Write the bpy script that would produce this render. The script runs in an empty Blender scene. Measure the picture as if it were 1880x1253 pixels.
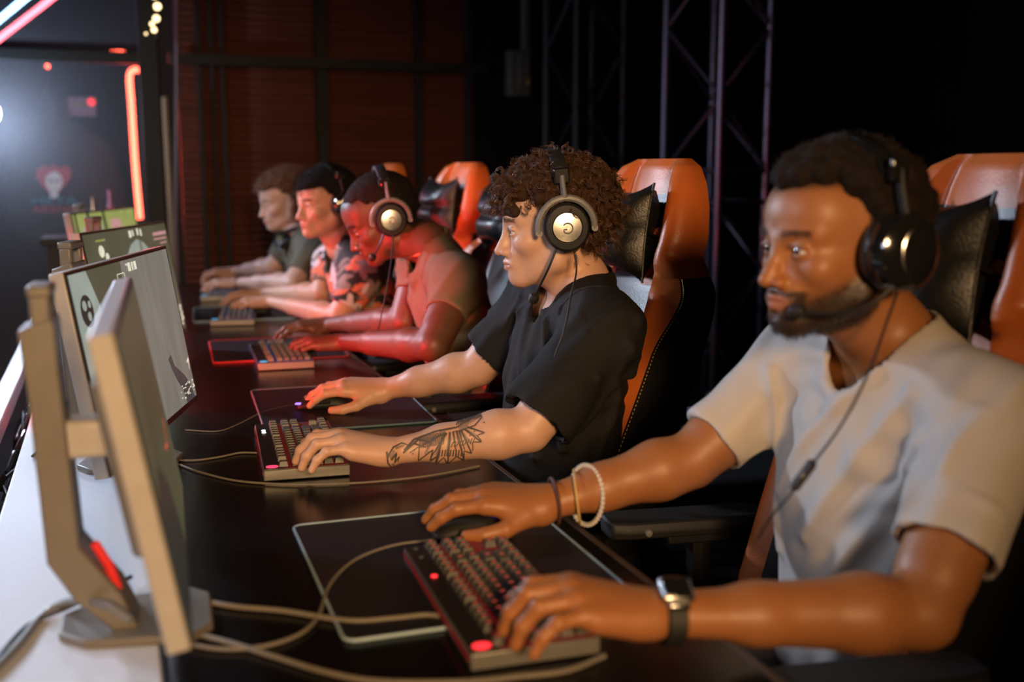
import bpy, math, random
import numpy as np
from mathutils import Vector, Matrix

sc = bpy.context.scene
# ------------------------------------------------------------------ camera
F_PX, CXP, CYP, VHP, VXP, CAM_H = 2000.0, 940.0, 626.5, 310.0, 200.0, 1.30
PITCH = math.atan((CYP - VHP) / F_PX)
YAW = math.atan((CXP - VXP) / F_PX * math.cos(PITCH))
cam_data = bpy.data.cameras.new('camera')
cam = bpy.data.objects.new('camera', cam_data)
sc.collection.objects.link(cam)
sc.camera = cam
cam.location = (0, 0, CAM_H)
cam.rotation_euler = (math.pi / 2 - PITCH, 0, -YAW)
cam_data.sensor_width = 36
cam_data.lens = F_PX / 1880 * 36
cam_data.clip_start = 0.05
cam_data.dof.use_dof = True
cam_data.dof.focus_distance = 2.12
cam_data.dof.aperture_fstop = 2.2
_fw = np.array([math.sin(YAW) * math.cos(PITCH), math.cos(YAW) * math.cos(PITCH), -math.sin(PITCH)])
_rt = np.array([math.cos(YAW), -math.sin(YAW), 0.])
_up = np.cross(_rt, _fw)
_C = np.array([0, 0, CAM_H])


def _ray(u, v):
    return _fw + _rt * (u - CXP) / F_PX - _up * (v - CYP) / F_PX


def on_z(u, v, z=0.752):
    d = _ray(u, v)
    return _C + d * ((z - CAM_H) / d[2])


def at_y(u, v, y):
    d = _ray(u, v)
    return _C + d * (y / d[1])


def at_d(u, v, dep):
    return _C + _ray(u, v) * dep


# ------------------------------------------------------------------ view, world, lights
sc.view_settings.view_transform = 'Standard'
sc.view_settings.look = 'None'
sc.view_settings.gamma = 1.0
sc.view_settings.use_curve_mapping = False
sc.view_settings.exposure = 0.0
world = bpy.data.worlds.new('world')
sc.world = world
world.use_nodes = True
wb = world.node_tree.nodes['Background']
wb.inputs[0].default_value = (0.35, 0.45, 0.8, 1)
wb.inputs[1].default_value = 0.006


def light(name, kind, loc, energy, color, target=None, size=None, size_y=None, spot=None, blend=0.3, spread=None):
    ld = bpy.data.lights.new(name, kind)
    ld.energy = energy
    ld.color = color
    if kind == 'AREA':
        ld.shape = 'RECTANGLE' if size_y else 'DISK'
        ld.size = size
        if size_y:
            ld.size_y = size_y
        if spread:
            ld.spread = spread
    elif size:
        ld.shadow_soft_size = size
    if kind == 'SPOT':
        ld.spot_size = spot
        ld.spot_blend = blend
    o = bpy.data.objects.new(name, ld)
    sc.collection.objects.link(o)
    o.location = loc
    if target is not None:
        o.rotation_euler = (Vector(target) - Vector(loc)).to_track_quat('-Z', 'Y').to_euler()
    return o


light('warm_key_lamp', 'SPOT', (-0.10, -2.1, 2.0), 680, (1.0, 0.60, 0.28), (0.30, 2.1, 1.08), 0.30, spot=.60, blend=.85)
light('cool_stage_lamp', 'SPOT', (-1.5, 4.6, 2.15), 330, (0.72, 0.82, 1.0), (0.45, 1.7, 0.9), 0.12, spot=2.3, blend=0.6)
light('cool_front_lamp', 'AREA', (-1.7, 1.6, 1.95), 20, (0.72, 0.8, 1.0), (0.8, 1.7, 1.0), 0.5, 0.5)
light('red_side_fill', 'AREA', (-0.42, 3.55, 0.97), 4.5, (1.0, 0.04, 0.03), (0.80, 3.35, 1.08), 1.0, 0.10, spread=1.35)  # added red fill from behind the monitors, no fixture stands there
light('red_gap_fill', 'AREA', (-0.40, 2.50, 0.90), 6.5, (1.0, 0.02, 0.03), (0.72, 2.98, 0.88), 0.30, 0.10, spread=1.2)  # added red fill aimed through the monitor gap at the leaning man
light('cool_desk_fill', 'SPOT', (-1.3, 2.5, 2.3), 75, (0.62, 0.78, 1.0), (-.12, 1.5, .75), 0.15, spot=.62, blend=.7)  # added cool spot that only brightens the white desk strip
light('blue_room_fill', 'POINT', (-1.2, 8.6, 2.6), 22, (.22, .25, 1.0), size=.2)  # added blue fill to tint the far wall beyond the mesh
light('red_low_fill', 'AREA', (0.12, 2.70, 0.79), 0.9, (1.0, 0.02, 0.03), (0.8, 2.75, 0.85), 0.30, 0.05)  # added low red fill above the desk, without a fixture
light('wall_warm_lamp', 'SPOT', (1.2, 2.4, 3.2), 7, (1.0, 0.30, 0.14), (0.6, 6.4, 1.0), 0.3, spot=1.3, blend=1.0)
light('truss_lamp', 'SPOT', (-0.5, 3.0, 3.0), 9, (0.55, 0.6, 1.0), (2.6, 5.4, 1.8), 0.2, spot=0.8, blend=0.8)

# ------------------------------------------------------------------ materials
MATS = {}


def mat(name, color, rough=0.5, metal=0.0, var=0.12, nscale=40.0, bump=0.0, bscale=None, spec=0.5,
        coat=0.0, emit=None, estr=0.0, attr=False, sss=0.0, stretch=None, sheen=0.0):
    m = bpy.data.materials.new(name)
    m.use_nodes = True
    nt = m.node_tree
    b = nt.nodes['Principled BSDF']
    b.inputs['Roughness'].default_value = rough
    b.inputs['Metallic'].default_value = metal
    b.inputs['Specular IOR Level'].default_value = spec
    b.inputs['Coat Weight'].default_value = coat
    b.inputs['Sheen Weight'].default_value = sheen
    if sss:
        b.inputs['Subsurface Weight'].default_value = sss
        b.inputs['Subsurface Radius'].default_value = (1.0, 0.35, 0.2)
        b.inputs['Subsurface Scale'].default_value = 0.008
    tc = nt.nodes.new('ShaderNodeTexCoord')
    src = tc.outputs['Object']
    if stretch:
        mp = nt.nodes.new('ShaderNodeMapping')
        mp.inputs['Scale'].default_value = stretch
        nt.links.new(src, mp.inputs['Vector'])
        src = mp.outputs['Vector']
    nz = nt.nodes.new('ShaderNodeTexNoise')
    nz.inputs['Scale'].default_value = nscale
    nz.inputs['Detail'].default_value = 3
    nt.links.new(src, nz.inputs['Vector'])
    mr = nt.nodes.new('ShaderNodeMapRange')
    mr.inputs['To Min'].default_value = 1 - var
    mr.inputs['To Max'].default_value = 1 + var
    nt.links.new(nz.outputs['Fac'], mr.inputs['Value'])
    mx = nt.nodes.new('ShaderNodeVectorMath')
    mx.operation = 'SCALE'
    nt.links.new(mr.outputs['Result'], mx.inputs['Scale'])
    if attr:
        at = nt.nodes.new('ShaderNodeAttribute')
        at.attribute_name = 'tint'
        nt.links.new(at.outputs['Color'], mx.inputs[0])
    else:
        mx.inputs[0].default_value = color
    nt.links.new(mx.outputs['Vector'], b.inputs['Base Color'])
    if bump:
        n2 = nt.nodes.new('ShaderNodeTexNoise')
        n2.inputs['Scale'].default_value = bscale or nscale * 4
        n2.inputs['Detail'].default_value = 2
        nt.links.new(src, n2.inputs['Vector'])
        bp = nt.nodes.new('ShaderNodeBump')
        bp.inputs['Strength'].default_value = bump
        bp.inputs['Distance'].default_value = 0.002
        nt.links.new(n2.outputs['Fac'], bp.inputs['Height'])
        nt.links.new(bp.outputs['Normal'], b.inputs['Normal'])
    if emit:
        b.inputs['Emission Color'].default_value = (*emit, 1)
        b.inputs['Emission Strength'].default_value = estr
    MATS[name] = m
    return m


def emis(name, color, strength):
    return mat(name, color, 0.5, emit=color, estr=strength)


M_BLACK = mat('black_plastic', (0.012, 0.012, 0.013), 0.35)
M_BLACKM = mat('matte_black_plastic', (0.011, 0.011, 0.011), 0.6, bump=0.1, nscale=120)
M_GLOSS = mat('glossy_black', (0.01, 0.01, 0.01), 0.12, coat=0.6)
M_GREY = mat('grey_plastic', (0.16, 0.155, 0.15), 0.45)
M_CASE = mat('grey_metal_case', (0.17, 0.165, 0.15), 0.4, 0.3, nscale=30)
M_STEEL = mat('brushed_steel', (0.55, 0.55, 0.54), 0.25, 1.0, stretch=(1, 1, 12))
M_DARKSTEEL = mat('dark_steel', (0.05, 0.05, 0.06), 0.45, 0.6)
M_DESK = mat('black_laminate', (0.005, 0.0045, 0.005), 0.24, spec=0.38, nscale=8, bump=0.05, bscale=90)
M_EDGE = mat('desk_edge_band', (0.07, 0.045, 0.03), 0.4)
M_WHITE = mat('white_laminate', (0.60, 0.62, 0.66), 0.4, nscale=60, var=0.06, bump=0.15, bscale=300)
M_LEATHER = mat('black_leather', (0.014, 0.014, 0.014), 0.34, bump=0.25, nscale=50, bscale=260)
M_LEATHF = mat('lit_black_leather', (0.045, 0.05, 0.055), 0.36, bump=0.25, nscale=50, bscale=260)  # black leather greyed, cool reflection put into the colour
M_ORANGE = mat('orange_leather', (0.62, 0.15, 0.030), 0.38, bump=0.2, nscale=30, bscale=260, var=0.08)
M_STITCH = mat('stitch_thread', (0.55, 0.35, 0.12), 0.7)
M_CABLE = mat('black_rubber', (0.02, 0.02, 0.02), 0.5)
M_BRAID = mat('braided_cable', (0.17, 0.15, 0.12), 0.7, nscale=400, var=0.4)
M_PAD = mat('mousepad_cloth', (0.009, 0.010, 0.016), 0.5, nscale=300, bump=0.2, spec=.35)
M_RIM = mat('pale_blue_rim', (0.32, 0.45, 0.52), 0.5)
M_RIMR = mat('red_lit_rim', (0.45, 0.03, 0.03), 0.5, emit=(1, 0.02, 0.03), estr=0.03)  # red light on the rim put into its colour and emission
M_RIMT = mat('teal_rim', (0.09, 0.16, 0.19), 0.5)


# ------------------------------------------------------------------ mesh helpers
def tag(o, label=None, cat=None, group=None, kind=None):
    if label:
        o['label'] = label
    if cat:
        o['category'] = cat
    if group:
        o['group'] = group
    if kind:
        o['kind'] = kind
    return o


def empty(name, loc=(0, 0, 0), rz=0, **k):
    o = bpy.data.objects.new(name, None)
    o.empty_display_size = 0.05
    sc.collection.objects.link(o)
    o.location = loc
    o.rotation_euler = (0, 0, rz)
    return tag(o, **k)


class MB:
    def __init__(s):
        s.v = []
        s.f = []
        s.m = []
        s.n = 0

    def add(s, verts, faces, mi=0):
        verts = np.asarray(verts, float).reshape(-1, 3)
        s.v.append(verts)
        for f in faces:
            s.f.append(tuple(int(i) + s.n for i in f))
            s.m.append(mi)
        s.n += len(verts)
        return s

    def box(s, c, d, mi=0, R=None, taper=1.0):
        hx, hy, hz = d[0] / 2, d[1] / 2, d[2] / 2
        p = []
        for z, t in ((-hz, 1), (hz, taper)):
            for x, y in ((-hx, -hy), (hx, -hy), (hx, hy), (-hx, hy)):
                p.append((x * t, y * t, z))
        p = np.array(p)
        if R is not None:
            p = p @ np.asarray(R).T
        return s.add(p + np.asarray(c), [(3, 2, 1, 0), (4, 5, 6, 7), (0, 1, 5, 4), (1, 2, 6, 5), (2, 3, 7, 6), (3, 0, 4, 7)], mi)

    def loft(s, rings, closed=True, caps=True, mi=0):
        n = len(rings[0])
        vs = np.concatenate([np.asarray(r, float) for r in rings])
        fs = []
        for i in range(len(rings) - 1):
            for j in range(n if closed else n - 1):
                k = (j + 1) % n
                fs.append((i * n + j, i * n + k, (i + 1) * n + k, (i + 1) * n + j))
        if caps:
            fs.append(tuple(range(n))[::-1])
            fs.append(tuple((len(rings) - 1) * n + j for j in range(n)))
        return s.add(vs, fs, mi)

    def tube(s, pts, r, seg=8, mi=0, caps=True, flat=None):
        pts = np.asarray(pts, float)
        n = len(pts)
        rr = np.full(n, r) if np.isscalar(r) else np.asarray(r, float)
        t = np.gradient(pts, axis=0)
        t /= np.linalg.norm(t, axis=1)[:, None] + 1e-12
        a = np.array([0, 0, 1.]) if abs(t[0][2]) < 0.9 else np.array([1., 0, 0])
        u = np.cross(t[0], a)
        u /= np.linalg.norm(u)
        rings = []
        for i in range(n):
            u = u - t[i] * (u @ t[i])
            u /= np.linalg.norm(u) + 1e-12
            w = np.cross(t[i], u)
            ang = np.arange(seg) * 2 * math.pi / seg
            rings.append(pts[i] + rr[i] * (np.cos(ang)[:, None] * u + np.sin(ang)[:, None] * w * (flat or 1)))
        return s.loft(rings, True, caps, mi)

    def lathe(s, prof, c=(0, 0, 0), axis=(0, 0, 1), seg=32, mi=0, sx=1.0, ref=None):
        axis = np.asarray(axis, float)
        axis /= np.linalg.norm(axis)
        a = np.asarray(ref, float) if ref is not None else (np.array([0, 0, 1.]) if abs(axis[2]) < 0.9 else np.array([1., 0, 0]))
        u = np.cross(axis, a)
        u /= np.linalg.norm(u)
        w = np.cross(axis, u)
        ang = np.arange(seg) * 2 * math.pi / seg
        rings = [np.asarray(c) + axis * h + max(r, 1e-5) * (np.cos(ang)[:, None] * u * sx + np.sin(ang)[:, None] * w) for r, h in prof]
        return s.loft(rings, True, True, mi)

    def build(s, name, mats, parent=None, smooth=True, loc=None, bevel=0.0, subsurf=0, angle=35):
        me = bpy.data.meshes.new(name)
        me.from_pydata(np.concatenate(s.v).tolist(), [], s.f)
        mats = mats if isinstance(mats, (list, tuple)) else [mats]
        for m in mats:
            me.materials.append(m)
        me.polygons.foreach_set('material_index', s.m)
        if smooth:
            me.polygons.foreach_set('use_smooth', [True] * len(s.f))
        me.update()
        o = bpy.data.objects.new(name, me)
        sc.collection.objects.link(o)
        if parent is not None:
            o.parent = parent
        if loc is not None:
            o.location = loc
        if bevel:
            b = o.modifiers.new('bevel', 'BEVEL')
            b.width = bevel
            b.segments = 2
            b.limit_method = 'ANGLE'
        if subsurf:
            b = o.modifiers.new('sub', 'SUBSURF')
            b.levels = b.render_levels = subsurf
        if smooth and not subsurf:
            try:
                me.set_sharp_from_angle(angle=math.radians(angle))
            except Exception:
                pass
        return o


def B(c, d, name, m, parent=None, bevel=0.0, R=None, taper=1.0):
    return MB().box(c, d, 0, R, taper).build(name, m, parent, smooth=bool(bevel), bevel=bevel)


def spline(pts, n=8):
    p = [np.asarray(q, float) for q in pts]
    p = [2 * p[0] - p[1]] + p + [2 * p[-1] - p[-2]]
    out = []
    for i in range(1, len(p) - 2):
        for t in np.linspace(0, 1, n, endpoint=False):
            a, b, c, d = p[i - 1], p[i], p[i + 1], p[i + 2]
            out.append(0.5 * ((2 * b) + (c - a) * t + (2 * a - 5 * b + 4 * c - d) * t * t + (3 * b - a - 3 * c + d) * t ** 3))
    out.append(p[-2])
    return np.array(out)


def copy_tree(o, parent=None):
    c = o.copy()
    sc.collection.objects.link(c)
    if parent is not None:
        c.parent = parent
    for ch in list(o.children):
        copy_tree(ch, c)
    return c


def norm(v):
    v = np.asarray(v, float)
    return v / (np.linalg.norm(v) + 1e-12)


# ------------------------------------------------------------------ distance-field modelling
class Vol:
    def __init__(s, lo, hi, h):
        s.lo = np.asarray(lo, float)
        s.h = h
        s.n = np.ceil((np.asarray(hi, float) - s.lo) / h).astype(int) + 1
        s.ax = [(s.lo[i] + np.arange(s.n[i]) * h).astype(np.float32) for i in range(3)]
        s.f = np.full(tuple(s.n), 1.0, np.float32)

    def _sl(s, lo, hi):
        a = np.clip(np.floor((np.asarray(lo) - s.lo) / s.h).astype(int), 0, s.n)
        b = np.clip(np.ceil((np.asarray(hi) - s.lo) / s.h).astype(int) + 1, 0, s.n)
        if (b <= a).any():
            return None
        sl = tuple(slice(a[i], b[i]) for i in range(3))
        X = s.ax[0][sl[0]][:, None, None]
        Y = s.ax[1][sl[1]][None, :, None]
        Z = s.ax[2][sl[2]][None, None, :]
        return sl, X, Y, Z

    def _mix(s, sl, d, k, sub, inter=False):
        a = s.f[sl]
        if inter or sub:
            b = -d if sub else d
            if k:
                hh = np.maximum(k - np.abs(a - b), 0) / k
                s.f[sl] = np.maximum(a, b) + hh * hh * (k * .25)
            else:
                s.f[sl] = np.maximum(a, b)
        else:
            if k:
                hh = np.maximum(k - np.abs(a - d), 0) / k
                s.f[sl] = np.minimum(a, d) - hh * hh * (k * .25)
            else:
                s.f[sl] = np.minimum(a, d)

    def cone(s, a, b, ra, rb, k=.01, sub=False, flat=None):
        a = np.asarray(a, np.float32)
        b = np.asarray(b, np.float32)
        m = max(ra, rb) + k + 3 * s.h
        q = s._sl(np.minimum(a, b) - m, np.maximum(a, b) + m)
        if q is None:
            return s
        sl, X, Y, Z = q
        ba = b - a
        L = float(ba @ ba) + 1e-12
        x, y, z = X - a[0], Y - a[1], Z - a[2]
        t = np.clip((x * ba[0] + y * ba[1] + z * ba[2]) / L, 0, 1)
        x, y, z = x - t * ba[0], y - t * ba[1], z - t * ba[2]
        d2 = x * x + y * y + z * z
        if flat is not None:
            n, fac = norm(flat[0]).astype(np.float32), flat[1]
            dn = x * n[0] + y * n[1] + z * n[2]
            d2 = d2 + dn * dn * (fac * fac - 1)
        d = np.sqrt(d2) - (ra + (rb - ra) * t)
        s._mix(sl, d, k, sub)
        return s

    def ell(s, c, r, R=None, k=.01, sub=False):
        c = np.asarray(c, np.float32)
        r = np.asarray(r, np.float32)
        R = np.eye(3) if R is None else np.asarray(R)
        ext = np.sqrt(((R * r[None, :]) ** 2).sum(1)) + k + 3 * s.h
        q = s._sl(c - ext, c + ext)
        if q is None:
            return s
        sl, X, Y, Z = q
        x, y, z = X - c[0], Y - c[1], Z - c[2]
        k0 = 0
        k1 = 0
        for i in range(3):
            p = (x * R[0, i] + y * R[1, i] + z * R[2, i]) / r[i]
            k0 = k0 + p * p
            k1 = k1 + (p / r[i]) ** 2
        k0 = np.sqrt(k0)
        k1 = np.sqrt(k1) + 1e-9
        s._mix(sl, (k0 * (k0 - 1) / k1).astype(np.float32), k, sub)
        return s

    def cut(s, p, n, R, L, k=.004):
        """remove the cylinder of radius R and length L that starts at p and runs along n"""
        n = norm(n)
        p = np.asarray(p, float)
        e = p + n * L
        m = R + .02
        q = s._sl(np.minimum(p, e) - m, np.maximum(p, e) + m)
        if q is None:
            return s
        sl, X, Y, Z = q
        x, y, z = X - p[0], Y - p[1], Z - p[2]
        h = x * n[0] + y * n[1] + z * n[2]
        rad = np.sqrt(np.maximum(x * x + y * y + z * z - h * h, 0))
        d = np.maximum(np.maximum(-h, h - L), rad - R).astype(np.float32)
        s._mix(sl, d, k, True)
        return s

    def mesh(s, smooth=1):
        f = s.f
        f = np.pad(f, 1, constant_values=1.0)
        neg = f < 0
        nx, ny, nz = f.shape
        c = neg[:-1, :-1, :-1].astype(np.int8)
        tot = c.copy()
        for dx, dy, dz in ((1, 0, 0), (0, 1, 0), (0, 0, 1), (1, 1, 0), (1, 0, 1), (0, 1, 1), (1, 1, 1)):
            tot += neg[dx:nx - 1 + dx, dy:ny - 1 + dy, dz:nz - 1 + dz]
        act = (tot > 0) & (tot < 8)
        ii, jj, kk = np.nonzero(act)
        idx = np.full(act.shape, -1, np.int32)
        idx[ii, jj, kk] = np.arange(len(ii))
        P = np.zeros((len(ii), 3))
        N = np.zeros(len(ii))
        co = [(0, 0, 0), (1, 0, 0), (0, 1, 0), (1, 1, 0), (0, 0, 1), (1, 0, 1), (0, 1, 1), (1, 1, 1)]
        val = [f[ii + a, jj + b, kk + d] for a, b, d in co]
        for e0 in range(8):
            for e1 in range(e0 + 1, 8):
                if sum(abs(co[e0][q] - co[e1][q]) for q in range(3)) != 1:
                    continue
                a, b = val[e0], val[e1]
                m = (a < 0) != (b < 0)
                t = np.where(m, a / np.where(m, a - b, 1), 0)
                A, Bc = np.array(co[e0]), np.array(co[e1])
                P[m] += (A + (Bc - A) * t[:, None])[m]
                N += m
        P = P / N[:, None] + np.stack([ii, jj, kk], 1)
        quads = []
        for axn in range(3):
            d = [0, 0, 0]
            d[axn] = 1
            sl0 = [slice(1, -1)] * 3
            sl1 = [slice(1, -1)] * 3
            sl1[axn] = slice(2, None)
            A = neg[tuple(sl0)]
            Bn = neg[tuple(sl1)]
            a, b, c2 = np.nonzero(A != Bn)
            fl = A[a, b, c2]
            a, b, c2 = a + 1, b + 1, c2 + 1
            o1, o2 = (axn + 1) % 3, (axn + 2) % 3
            base = np.stack([a, b, c2], 1)

            def g(s1, s2):
                q = base.copy()
                q[:, o1] -= s1
                q[:, o2] -= s2
                return idx[q[:, 0], q[:, 1], q[:, 2]]
            Q = np.stack([g(1, 1), g(0, 1), g(0, 0), g(1, 0)], 1)
            Q[~fl] = Q[~fl][:, ::-1]
            quads.append(Q)
        Q = np.concatenate(quads)
        Q = Q[(Q >= 0).all(1)]
        V = s.lo + (P - 1.0) * s.h
        for _ in range(smooth):
            S = np.zeros_like(V)
            cnt = np.zeros(len(V))
            for i in range(4):
                a, b = Q[:, i], Q[:, (i + 1) % 4]
                for x in range(3):
                    S[:, x] += np.bincount(a, V[b, x], len(V)) + np.bincount(b, V[a, x], len(V))
                cnt += np.bincount(a, minlength=len(V)) + np.bincount(b, minlength=len(V))
            V = V * .45 + .55 * S / np.maximum(cnt, 1)[:, None]
        return V, Q

    def sample(s, P):
        q = (np.asarray(P) - s.lo) / s.h
        q = np.clip(q, 0, s.n - 2 + .999)
        i = np.minimum(q.astype(int), s.n - 2)
        t = q - i
        r = 0
        for a in (0, 1):
            for b in (0, 1):
                for c in (0, 1):
                    w = (t[:, 0] if a else 1 - t[:, 0]) * (t[:, 1] if b else 1 - t[:, 1]) * (t[:, 2] if c else 1 - t[:, 2])
                    r = r + w * s.f[i[:, 0] + a, i[:, 1] + b, i[:, 2] + c]
        return r


def vnormals(V, Q):
    n = np.cross(V[Q[:, 2]] - V[Q[:, 0]], V[Q[:, 3]] - V[Q[:, 1]])
    out = np.zeros_like(V)
    for i in range(4):
        for x in range(3):
            out[:, x] += np.bincount(Q[:, i], n[:, x], len(V))
    return out / (np.linalg.norm(out, axis=1)[:, None] + 1e-12)


def raw_mesh(name, V, Q, m, parent=None, tint=None):
    me = bpy.data.meshes.new(name)
    k = Q.shape[1]
    me.vertices.add(len(V))
    me.vertices.foreach_set('co', V.astype(np.float32).ravel())
    me.loops.add(Q.size)
    me.loops.foreach_set('vertex_index', Q.astype(np.int32).ravel())
    me.polygons.add(len(Q))
    me.polygons.foreach_set('loop_start', np.arange(0, Q.size, k, dtype=np.int32))
    me.polygons.foreach_set('loop_total', np.full(len(Q), k, np.int32))
    me.polygons.foreach_set('use_smooth', np.ones(len(Q), bool))
    me.update(calc_edges=True)
    me.materials.append(m)
    if tint is not None:
        a = me.color_attributes.new('tint', 'FLOAT_COLOR', 'POINT')
        c = np.concatenate([tint, np.ones((len(tint), 1))], 1).astype(np.float32)
        a.data.foreach_set('color', c.ravel())
    o = bpy.data.objects.new(name, me)
    sc.collection.objects.link(o)
    if parent is not None:
        o.parent = parent
    return o


def strands(name, R0, D, L, m, parent, rng, n=9, rad=.0006, curl=0.0, freq=2.5, grav=(0, 0, -.3), jitter=.15, clump=1):
    """many hairs as one mesh of thin three-sided tubes"""
    N = len(R0)
    t = np.linspace(0, 1, n)[None, :, None]
    D = D + rng.normal(0, jitter * (.35 if clump > 1 else 1), (N, 3))
    D /= np.linalg.norm(D, axis=1)[:, None]
    C_ = lambda q: q.repeat(clump, 0)
    M_ = N // clump
    L = (L * C_(rng.uniform(.6, 1.25, M_)) * rng.uniform(.9, 1.08, N))[:, None, None]
    a = C_(rng.normal(0, 1, (M_, 3)))
    if clump > 1:
        R0 = R0 + rng.normal(0, .0016, (N, 3))
    e1 = np.cross(D, a)
    e1 /= np.linalg.norm(e1, axis=1)[:, None]
    e2 = np.cross(D, e1)
    ph = (C_(rng.uniform(0, 6.28, M_)) + rng.normal(0, .22 if clump > 1 else 0, N))[:, None, None]
    w = 2 * math.pi * freq * C_(rng.uniform(.7, 1.3, M_))[:, None, None]
    P = R0[:, None, :] + L * (D[:, None, :] * t + np.asarray(grav)[None, None, :] * t * t)
    P = P + curl * np.sqrt(t) * (np.cos(w * t + ph) * e1[:, None, :] + np.sin(w * t + ph) * e2[:, None, :])
    T = np.gradient(P, axis=1)
    T /= np.linalg.norm(T, axis=2)[:, :, None] + 1e-12
    u = np.cross(T, e2[:, None, :] + .01)
    u /= np.linalg.norm(u, axis=2)[:, :, None] + 1e-12
    v = np.cross(T, u)
    r = rad * (1 - .75 * t)
    rings = [P + r * (math.cos(q) * u + math.sin(q) * v) for q in (0, 2.094, 4.189)]
    V = np.stack(rings, 2).reshape(-1, 3)
    b = (np.arange(N)[:, None, None] * n + np.arange(n - 1)[None, :, None]) * 3
    j = np.arange(3)[None, None, :]
    Q = np.stack([b + j, b + (j + 1) % 3, b + 3 + (j + 1) % 3, b + 3 + j], 3).reshape(-1, 4)
    return V, Q


# ================================================================== SETTING
def S(o):
    o['kind'] = 'structure'
    return o


M_FLOOR = mat('dark_carpet', (0.012, 0.011, 0.012), 0.85, nscale=200, bump=0.3)
M_WALLD = mat('dark_painted_wall', (0.0045, 0.005, 0.008), 0.85, bump=0.2, spec=.15)
M_SLAT = mat('red_brown_slats', (0.095, 0.028, 0.018), 0.6, spec=.2, var=0.4, nscale=3, bump=0.15, stretch=(0.6, 1, 9))
M_FRAME = mat('black_green_steel', (0.006, 0.008, 0.009), 0.55, spec=.25)
S(B((0.5, 3.4, -0.05), (9.0, 13.4, 0.1), 'floor', M_FLOOR))
S(B((0.5, 3.4, 3.75), (9.0, 13.4, 0.1), 'ceiling', M_WALLD))
S(B((-4.05, 3.4, 1.85), (0.1, 13.4, 3.9), 'wall_left', M_WALLD))
S(B((5.05, 3.4, 1.85), (0.1, 13.4, 3.9), 'wall_right', M_WALLD))
S(B((0.5, 10.15, 1.85), (9.2, 0.1, 3.9), 'wall_far', mat('violet_black_wall', (.004, .0035, .014), .85, spec=.15)))
S(B((0.5, -3.35, 1.85), (9.2, 0.1, 3.9), 'wall_front', M_WALLD))
WY = 6.5
X0, X1 = at_y(333, 300, WY)[0], at_y(868, 300, WY)[0]
mb = MB()
zz = np.arange(0, 3.7, 0.0105)
prof = np.abs(np.sin(zz * math.pi / 0.042)) * 0.010
for i in range(len(zz) - 1):
    mb.add([(X0, WY - prof[i], zz[i]), (X1, WY - prof[i], zz[i]), (X1, WY - prof[i + 1], zz[i + 1]), (X0, WY - prof[i + 1], zz[i + 1])], [(0, 1, 2, 3)])
mb.box(((X0 + X1) / 2, WY + .05, 1.85), (X1 - X0, .08, 3.7))
S(mb.build('wall_back', M_SLAT, smooth=False))
S(B(((X1 + 5) / 2, WY + .05, 1.85), (5 - X1, .1, 3.7), 'wall_back_right', M_WALLD))


def vpost(name, u, wpx, y, m=M_FRAME, z0=0.0, z1=3.7, dy=0.05):
    a = at_y(u - wpx / 2, 300, y)[0]
    b = at_y(u + wpx / 2, 300, y)[0]
    return B(((a + b) / 2, y, (z0 + z1) / 2), (b - a, dy, z1 - z0), name, m, bevel=0.004)


ti = 1
for u, w in ((373, 9), (396, 8), (415, 8), (594, 22), (770, 12), (860, 10)):
    S(vpost('trim_%d' % ti, u, w, WY - .05))
    ti += 1
zb = at_y(620, 118, WY - .1)[2]
S(B(((X0 + X1) / 2, WY - .105, zb), (X1 - X0 + .1, .05, .055), 'trim_%d' % ti, M_FRAME))
ti += 1
# wire mesh partition on the left with its heavy post and rail
part = empty('mesh_partition', (at_y(282, 300, 6.1)[0], 6.1, 0),
             label='black framed wire mesh partition glowing pale blue at the left edge, in front of the neon tubes', cat='partition')
xL = at_y(-260, 300, 6.1)[0]
xP = at_y(282, 300, 6.1)[0]
pw = at_y(300, 300, 6.1)[0] - at_y(264, 300, 6.1)[0]
B((0, 0, 1.85), (pw, .09, 3.7), 'post', M_FRAME, part, .006)
zr = at_y(130, 103, 6.1)[2]
B(((xL - xP) / 2, .0, zr), (xP - xL, .05, .06), 'rail', M_FRAME, part, .004)
mm = bpy.data.materials.new('wire_mesh')
mm.use_nodes = True
nt = mm.node_tree
nt.nodes.clear()
out = nt.nodes.new('ShaderNodeOutputMaterial')
mix = nt.nodes.new('ShaderNodeMixShader')
tr = nt.nodes.new('ShaderNodeBsdfTransparent')
df = nt.nodes.new('ShaderNodeBsdfDiffuse')
df.inputs['Color'].default_value = (0.22, 0.22, 0.25, 1)
tc = nt.nodes.new('ShaderNodeTexCoord')
mp = nt.nodes.new('ShaderNodeMapping')
mp.inputs['Rotation'].default_value = (0, math.radians(28), 0)
wv = nt.nodes.new('ShaderNodeTexWave')
wv.bands_direction = 'Z'
wv.inputs['Scale'].default_value = 13.0
wv2 = nt.nodes.new('ShaderNodeTexWave')
wv2.bands_direction = 'X'
wv2.inputs['Scale'].default_value = 17.0
mx = nt.nodes.new('ShaderNodeMath')
mx.operation = 'MAXIMUM'
pw_ = nt.nodes.new('ShaderNodeMath')
pw_.operation = 'POWER'
pw_.inputs[1].default_value = 3.0
mr = nt.nodes.new('ShaderNodeMapRange')
mr.inputs['To Min'].default_value = 0.05
mr.inputs['To Max'].default_value = 0.34
nt.links.new(tc.outputs['Object'], mp.inputs['Vector'])
nt.links.new(mp.outputs['Vector'], wv.inputs['Vector'])
nt.links.new(mp.outputs['Vector'], wv2.inputs['Vector'])
nt.links.new(wv.outputs['Fac'], mx.inputs[0])
nt.links.new(wv2.outputs['Fac'], mx.inputs[1])
nt.links.new(mx.outputs[0], pw_.inputs[0])
nt.links.new(pw_.outputs[0], mr.inputs['Value'])
nt.links.new(mr.outputs['Result'], mix.inputs['Fac'])
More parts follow.
